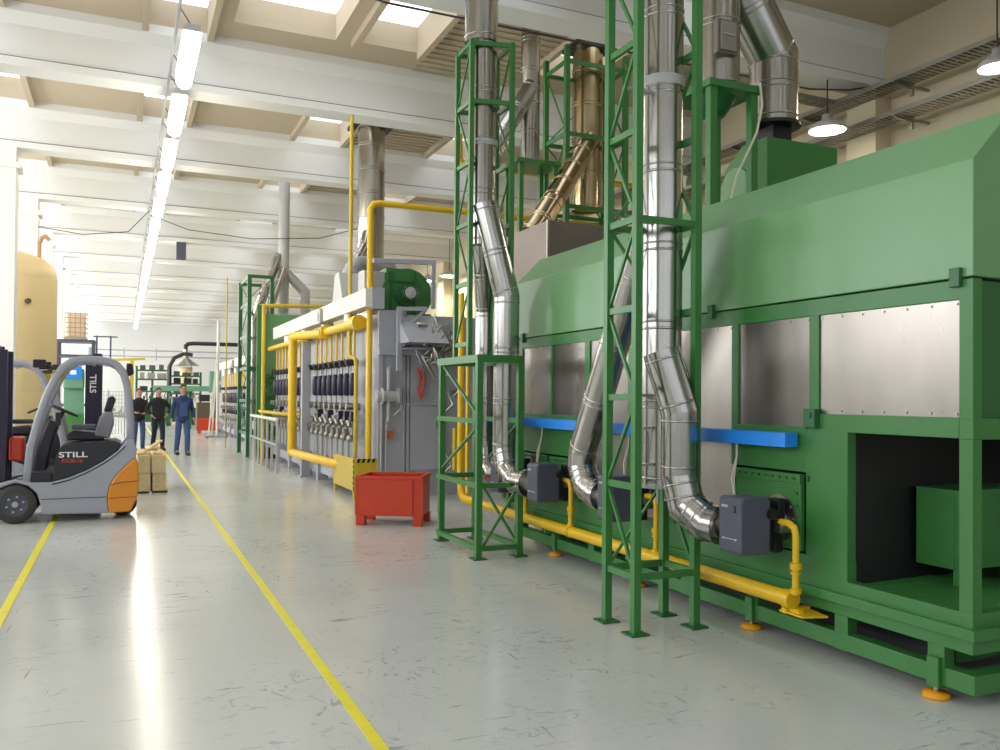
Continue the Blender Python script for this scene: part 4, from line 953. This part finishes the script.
# parts racks at the far end
def rack(label, x0, x1, y, zs, colr):
    t = thing('parts_rack', label, 'rack', ((x0+x1)/2, y, 0))
    for x in (x0, (x0+x1)/2, x1): MB().bar((x, y, 0), (x, y, zs[-1]+.25), .10).build('upright', colr, t)
    for i, z in enumerate(zs):
        p = MB().box(x0, x1, y-.3, y+.3, z, z+.07).build('shelf', colr, t)
        m = MB(); x = x0+.15
        while x < x1-.3:
            wd = random.uniform(.2, .45); m.box(x, x+wd, y-.2, y+.2, z+.075, z+.075+random.uniform(.12, .3)); x += wd+random.uniform(.05, .2)
        m.build('stored_parts', random.choice(['dark', 'dull', 'slate']), p)
    return t
rack('dark green parts rack with three loaded shelves at far end', .65, 2.1, 45.5, (1.7, 2.3, 2.75), 'dgreen')
rack('green parts rack beside the hopper at the far end of hall', 2.25, 3.7, 46.2, (1.6, 2.1, 2.5), 'dgreen')
t = thing('conveyor_line', 'long green conveyor beam crossing the far end of aisle', 'conveyor', (2.7, 42, 0))
m = MB(); m.box(1.3, 4.2, 41.8, 42.2, 1.75, 2.0); m.build('beam', 'teal', t, .01)
m = MB(); m.box(3.75, 4.25, 41.7, 42.3, 1.7, 2.7); m.build('drive_head', 'teal', t, .02)
for x in (1.5, 2.9, 4.0): MB().bar((x, 42, 0), (x, 42, 1.75), .14).build('leg', 'dgreen', t)
m = MB()
for k in range(9): m.cyl((1.5+.3*k, 41.75, 1.45), (1.5+.3*k, 42.25, 1.45), .06, n=10)
m.build('rollers', 'dull', t)
m = MB(); m.tube([(2.0, 42, 2.0), (2.0, 42, 2.9), (2.2, 42, 3.3), (2.6, 42, 3.5), (3.0, 42, 3.45)], .09, 10); m.build('feed_hose', 'dark', t)
t = thing('dust_hopper', 'small cream hopper under a conical hood hanging at the far end', 'hopper', (3.2, 50, 0))
m = MB(); m.lathe((3.2, 50, 0), [(.02, 2.15), (.28, 2.3), (.38, 2.5), (.38, 3.1), (.34, 3.12), (.001, 3.12)], 20); m.build('bucket', 'tank', t)
m = MB(); m.lathe((3.2, 50, 0), [(.75, 3.2), (.12, 3.65), (.12, 4.1)], 20); m.build('hood', 'dull', t)
m = MB(); m.tube([(3.2, 50, 4.1), (3.2, 50, 4.3), (3.35, 50, 4.42), (3.6, 50, 4.45), (8.5, 50, 4.45)], .11, 12); m.build('exhaust_pipe', 'dark', t)
m = MB(); m.bar((2.9, 50, 3.12), (2.9, 50, 3.4), .03); m.bar((3.5, 50, 3.12), (3.5, 50, 3.4), .03); m.build('hangers', 'dark', t)
MB().bar((8.4, 50, 0), (8.4, 50, 4.5), .12).build('support_post', 'grey', t)
t = thing('pipe_bridge', 'thin grey pipe bridge running level in front of back wall', 'pipe', (3, 62, 0))
m = MB()
for z in (4.15, 4.55): m.tube([(-2.0, 62, z), (10.5, 62, z)], .05, 8)
m.build('pipes', 'grey', t)
for k in range(7):
    x = -1.9+2.0*k; m = MB(); m.bar((x, 62, 3.9), (x, 62, 4.7), .07); m.build('hanger', 'grey', t)
for x in (-2.0, 10.4): MB().bar((x, 62, 0), (x, 62, 4.7), .14).build('support_post', 'grey', t)
# distant furnace line, copies of the first
dup(F, (5.35, 33.0, 0), 'distant grey furnace standing farther along the same wall')
dup(bpy.data.objects['air_duct'], (3.8, 33.2, 2.55), 'distant off-white box duct beyond the green lattice tower')
for k in range(12):
    dup(T0, (3.9, 29.8+.55*k, .7), 'distant burner valve train, %s along the farther furnace' % ORD[k])
t = thing('platform_ladder', 'tall white platform ladder standing on the aisle by the far tower', 'ladder', (3.2, 33, 0))
MB().tube([(3.25, 33, .05), (3.25, 33, 4.35)], .055, 10).build('mast', 'offw', t)
m = MB(); m.bar((2.9, 32.6, .1), (3.25, 33, 3.4), .05); m.bar((3.1, 33.4, .1), (3.25, 33, 3.4), .05); m.build('rear_legs', 'offw', t)
m = MB(); m.bar((3.25, 33, 1.9), (4.0, 33, 3.2), .06); m.build('strut', 'offw', t)
m = MB(); m.box(2.8, 3.6, 32.6, 32.68, .04, .1); m.box(2.8, 3.6, 33.3, 33.38, .04, .1); m.box(2.84, 2.9, 32.6, 33.38, .04, .1); m.build('base', 'grey', t)
m = MB()
for (x, y) in ((2.86, 32.64), (3.55, 32.64), (2.86, 33.34), (3.55, 33.34)): m.cyl((x-.02, y, .04), (x+.02, y, .04), .04, n=10)
m.build('castors', 'dark', t)
# ------------------------------------------------------------------ second green group
tower('distant dark green lattice tower beyond the grey furnace', 2.98, 3.55, 22.6, 24.4, 0, 4.72, [.6, 1.45, 2.3, 3.15, 4.0, 4.68], (0, 2, 5), .10, mt='dgreen')
t = thing('flue_duct', 'distant twin steel flue slanting up to a round grey trunk', 'duct', (3.6, 24, 0))
duct(t, [(3.22, 23.6, .9), (3.22, 23.6, 3.6), (3.95, 24.0, 5.5)], .13, 'slanting_pipe')
duct(t, [(3.42, 23.0, .9), (3.42, 23.0, 3.5), (4.05, 23.8, 5.1)], .11, 'second_slanting_pipe')
duct(t, [(4.08, 24.0, 3.4), (4.08, 24.0, 7.6)], .15, 'trunk', 'lgrey')
duct(t, [(4.08, 24.0, 5.1), (4.66, 23.9, 4.5), (4.66, 23.9, 3.5)], .14, 'side_branch', 'lgrey')
t = thing('valve_cabinet', 'tall pale green cabinet between the white railing and grey furnace', 'cabinet', (3.5, 21.5, 0))
m = MB(); m.box(3.25, 4.4, 22.35, 22.55, .3, 3.7); m.build('panel', 'hood', t, .01)
m = MB(); m.bar((3.2, 22.25, .2), (3.2, 22.25, 3.9), .14); m.bar((3.2, 22.25, 2.0), (4.4, 22.25, 2.0), .12); m.build('frame', 'green', t)
m = MB()
for k in range(22):
    x = 3.2+random.random()*.7; y = 22.2; z = .5+random.random()*1.6
    m.box(x, x+.1, y-.1, y, z, z+.12); m.tube([(x, y, z), (x+.1, y-.05, z+.2), (x+.3, y, z+.1)], .02, 6)
m.build('valves', 'dgreen', t)
MB().box(3.15, 4.4, 21.9, 22.3, 0, .28).build('plinth', 'black', t)
tag(MB().tube([(3.1, 20.9, .0), (3.1, 20.9, 3.75), (3.6, 20.9, 3.78), (4.6, 20.9, 3.8)], .05, 10).build('thin_gas_pipe', 'oyellow'), 'ochre pipe rising behind the white railing and turning over the furnace', 'pipe')
tag(MB().tube([(2.9, 27.0, .0), (2.9, 27.0, 5.2)], .02, 10).build('thin_gas_pipe', 'oyellow'), 'distant tall thin ochre pipe reaching up to the roof beams', 'pipe')
t = tag(MB().tube([(3.12, 21.6, 1.2), (3.10, 18.0, 1.2), (3.4, 17.8, 1.2)], .04, 8).build('yellow_handrail', 'oyellow'), 'yellow handrail pipe just above the white railing', 'handrail')
t = thing('railing', 'white steel railing standing before the green valve cabinet', 'railing', (3.1, 20, 0))
A0, B0 = V((2.96, 21.9, 0)), V((2.90, 17.6, 0))
for k in range(7):
    p = A0.lerp(B0, k/6); MB().bar(p, p+V((0, 0, 1.1)), .045).build('post', 'lgrey', t)
m = MB(); m.bar(A0+V((0, 0, 1.1)), B0+V((0, 0, 1.1)), .055); m.build('top_rail', 'offw', t)
m = MB(); m.bar(A0+V((0, 0, .58)), B0+V((0, 0, .58)), .035); m.build('middle_rail', 'lgrey', t)
# ------------------------------------------------------------------ right wall: trays, lamps
def tray(z, y0, y1, label):
    t = thing('cable_tray', label, 'cable tray', (10.95, (y0+y1)/2, z))
    m = MB(); m.box(10.74, 10.755, y0, y1, z, z+.07); m.box(11.125, 11.14, y0, y1, z, z+.07)
    y = y0
    while y < y1: m.box(10.75, 11.13, y, y+.045, z, z+.008); y += .085
    m.box(10.93, 10.97, y0, y1, z, z+.009); m.build('perforated_trough', 'dull', t)
    m = MB()
    for k in range(4): m.tube([(10.86+.05*k, y0, z+.03), (10.86+.05*k, y1, z+.03)], .017, 6)
    m.build('cables', 'wire', t)
    y = y0+.9
    while y < y1:
        m = MB(); m.prism([(10.72, z-.03), (10.72, z-.01), (11.15+XR-11.5, z-.01), (11.15, z-.09)], 'y', y, y+.04); m.bar((11.13, y+.02, z-.18), (11.13, y+.02, z+.22), .05); m.box(11.1, XR+.0, y, y+.04, z-.06, z-.02); m.build('bracket', 'dull', t)
        y += 1.9
    return t
tray(6.50, 4.6, 20.0, 'upper perforated cable tray bracketed along the cream right wall')
tray(5.98, 4.6, 20.0, 'lower perforated cable tray bracketed along the cream right wall')
t = thing('cable_tray', 'cable tray crossing below a roof beam behind the bent steel duct', 'cable tray', (9, 10.6, 6.3))
m = MB(); m.box(6.8, 10.8, 10.50, 10.515, 6.50, 6.58); m.box(6.8, 10.8, 10.70, 10.715, 6.50, 6.58)
for k in range(36): m.box(6.82+.11*k, 6.87+.11*k, 10.51, 10.7, 6.50, 6.508)
m.build('perforated_trough', 'dull', t)
m = MB()
for x in (7.4, 9.4): m.bar((x, 10.6, 6.49), (x, 10.6, 6.76), .03)
m.build('hangers', 'dull', t)
def highbay(x, y, z, label, s=1.0):
    t = thing('high_bay_lamp', label, 'lamp', (x, y, z))
    m = MB(); m.lathe((x, y, z), [(.23*s, 0), (.24*s, .02), (.20*s, .10), (.07*s, .17), (.06*s, .26), (.001, .26)], 24); m.build('reflector', 'lgrey', t)
    m = MB(); m.lathe((x, y, z), [(.001, -.02), (.15*s, -.015), (.222*s, .004)], 24); m.build('glowing_lens', 'bay', t)
    m = MB(); m.tube([(x, y, z+.26), (x, y, 6.76 if min(abs(y-b) for b in BY) < .24 else SL)], .012, 6); m.build('suspension_rod', 'wire', t)
highbay(10.3, 10.22, 5.92, 'bright high bay lamp glowing above the green fan housing', 1.25)
highbay(10.4, 7.40, 5.95, 'high bay lamp near the cable trays above the oven hood')
highbay(10.6, 30.6, 6.0, 'distant high bay lamp beside the green blower, one of the glowing pair', 1.5)
highbay(10.9, 29.0, 6.0, 'distant high bay lamp next to its glowing twin, nearer the tower', 1.5)
for (lx, ly) in ((10.3, 10.3), (10.4, 7.45), (10.6, 30.6), (10.9, 29.0)):
    l = bpy.data.lights.new('high_bay_light', 'SPOT'); l.energy = 160; l.spot_size = R(150); l.color = (1, .93, .80); l.shadow_soft_size = .2
    o = bpy.data.objects.new('high_bay_light', l); col.objects.link(o); o.location = (lx, ly, 5.88)
# overhead cables
tag(MB().tube([(1.2, 10.1, 6.72)]+[(1.2+.85*k, 10.0, 6.70-.27*min(1, 2.2*math.sin(math.pi*k/12))) for k in range(1, 12)]+[(11.1, 10.1, 6.72)], .014, 6).build('overhead_cable', 'wire'), 'dark cable sagging overhead across the steel flues', 'cable')
tag(MB().tube([(-2.1, 25.3, 6.0), (-1.0, 25.1, 5.85), (.1, 25.0, 6.0), (.62, 25.0, 6.62)], .012, 6).build('overhead_cable', 'wire'), 'thin cable sagging from a white column to the lamp row', 'cable')
tag(MB().tube([(.66, 25.0, 6.5), (1.6, 24.5, 6.1), (3.2, 24.0, 5.9), (5.0, 23.6, 6.0), (6.8, 23.4, 6.6)], .012, 6).build('overhead_cable', 'wire'), 'thin cable drooping from lamp row toward the chimney', 'cable')
t = thing('unit_heater', 'small dark grey heater box hung under a distant beam', 'heater', (1.7, 30, 6))
MB().box(1.62, 1.92, 30.4, 30.75, 6.2, 6.75).build('casing', 'slate', t)

t = thing('assembly_machine', 'dark green cluttered assembly machine behind the walking people', 'machine', (2.2, 48, 0))
m = MB(); m.box(.9, 3.6, 47.7, 48.6, .15, .9); m.build('bed', 'dgreen', t, .02)
for x in (1.0, 2.2, 3.5): MB().box(x-.08, x+.08, 47.75, 48.5, 0, .16).build('foot', 'dark', t)
for k in range(16):
    x = 1.0+.16*k; h = random.uniform(.3, 1.0); MB().box(x, x+random.uniform(.06, .13), 47.8, 48.1, .9, .9+h).build('station', random.choice(['dark', 'teal', 'dull', 'slate', 'dgreen']), t)
m = MB()
for k in range(14): x = 1.0+.18*k; m.tube([(x, 47.7, .9), (x+.05, 47.6, 1.3), (x+.2, 47.65, 1.5+.3*random.random())], .02, 6)
m.build('hoses', 'dark', t)
t = thing('tool_cart', 'yellow tool cart standing beside the distant red bin', 'cart', (3.3, 40, 0))
MB().box(3.05, 3.6, 39.8, 40.4, .2, 1.25).build('body', 'brownp', t, .02)
MB().box(3.15, 3.6, 39.9, 40.3, 1.3, 1.6).build('motor_box', 'dark', t, .02)
m = MB(); m.bar((3.0, 39.8, 1.3), (2.9, 39.8, 1.7), .05); m.bar((2.9, 39.8, 1.7), (2.9, 40.3, 1.7), .05); m.build('handle', 'dull', t)
for (x, y) in ((3.1, 39.9), (3.7, 39.9), (3.1, 40.3), (3.7, 40.3)): MB().cyl((x-.03, y, .1), (x+.03, y, .1), .1, n=12).build('wheel', 'dark', t)
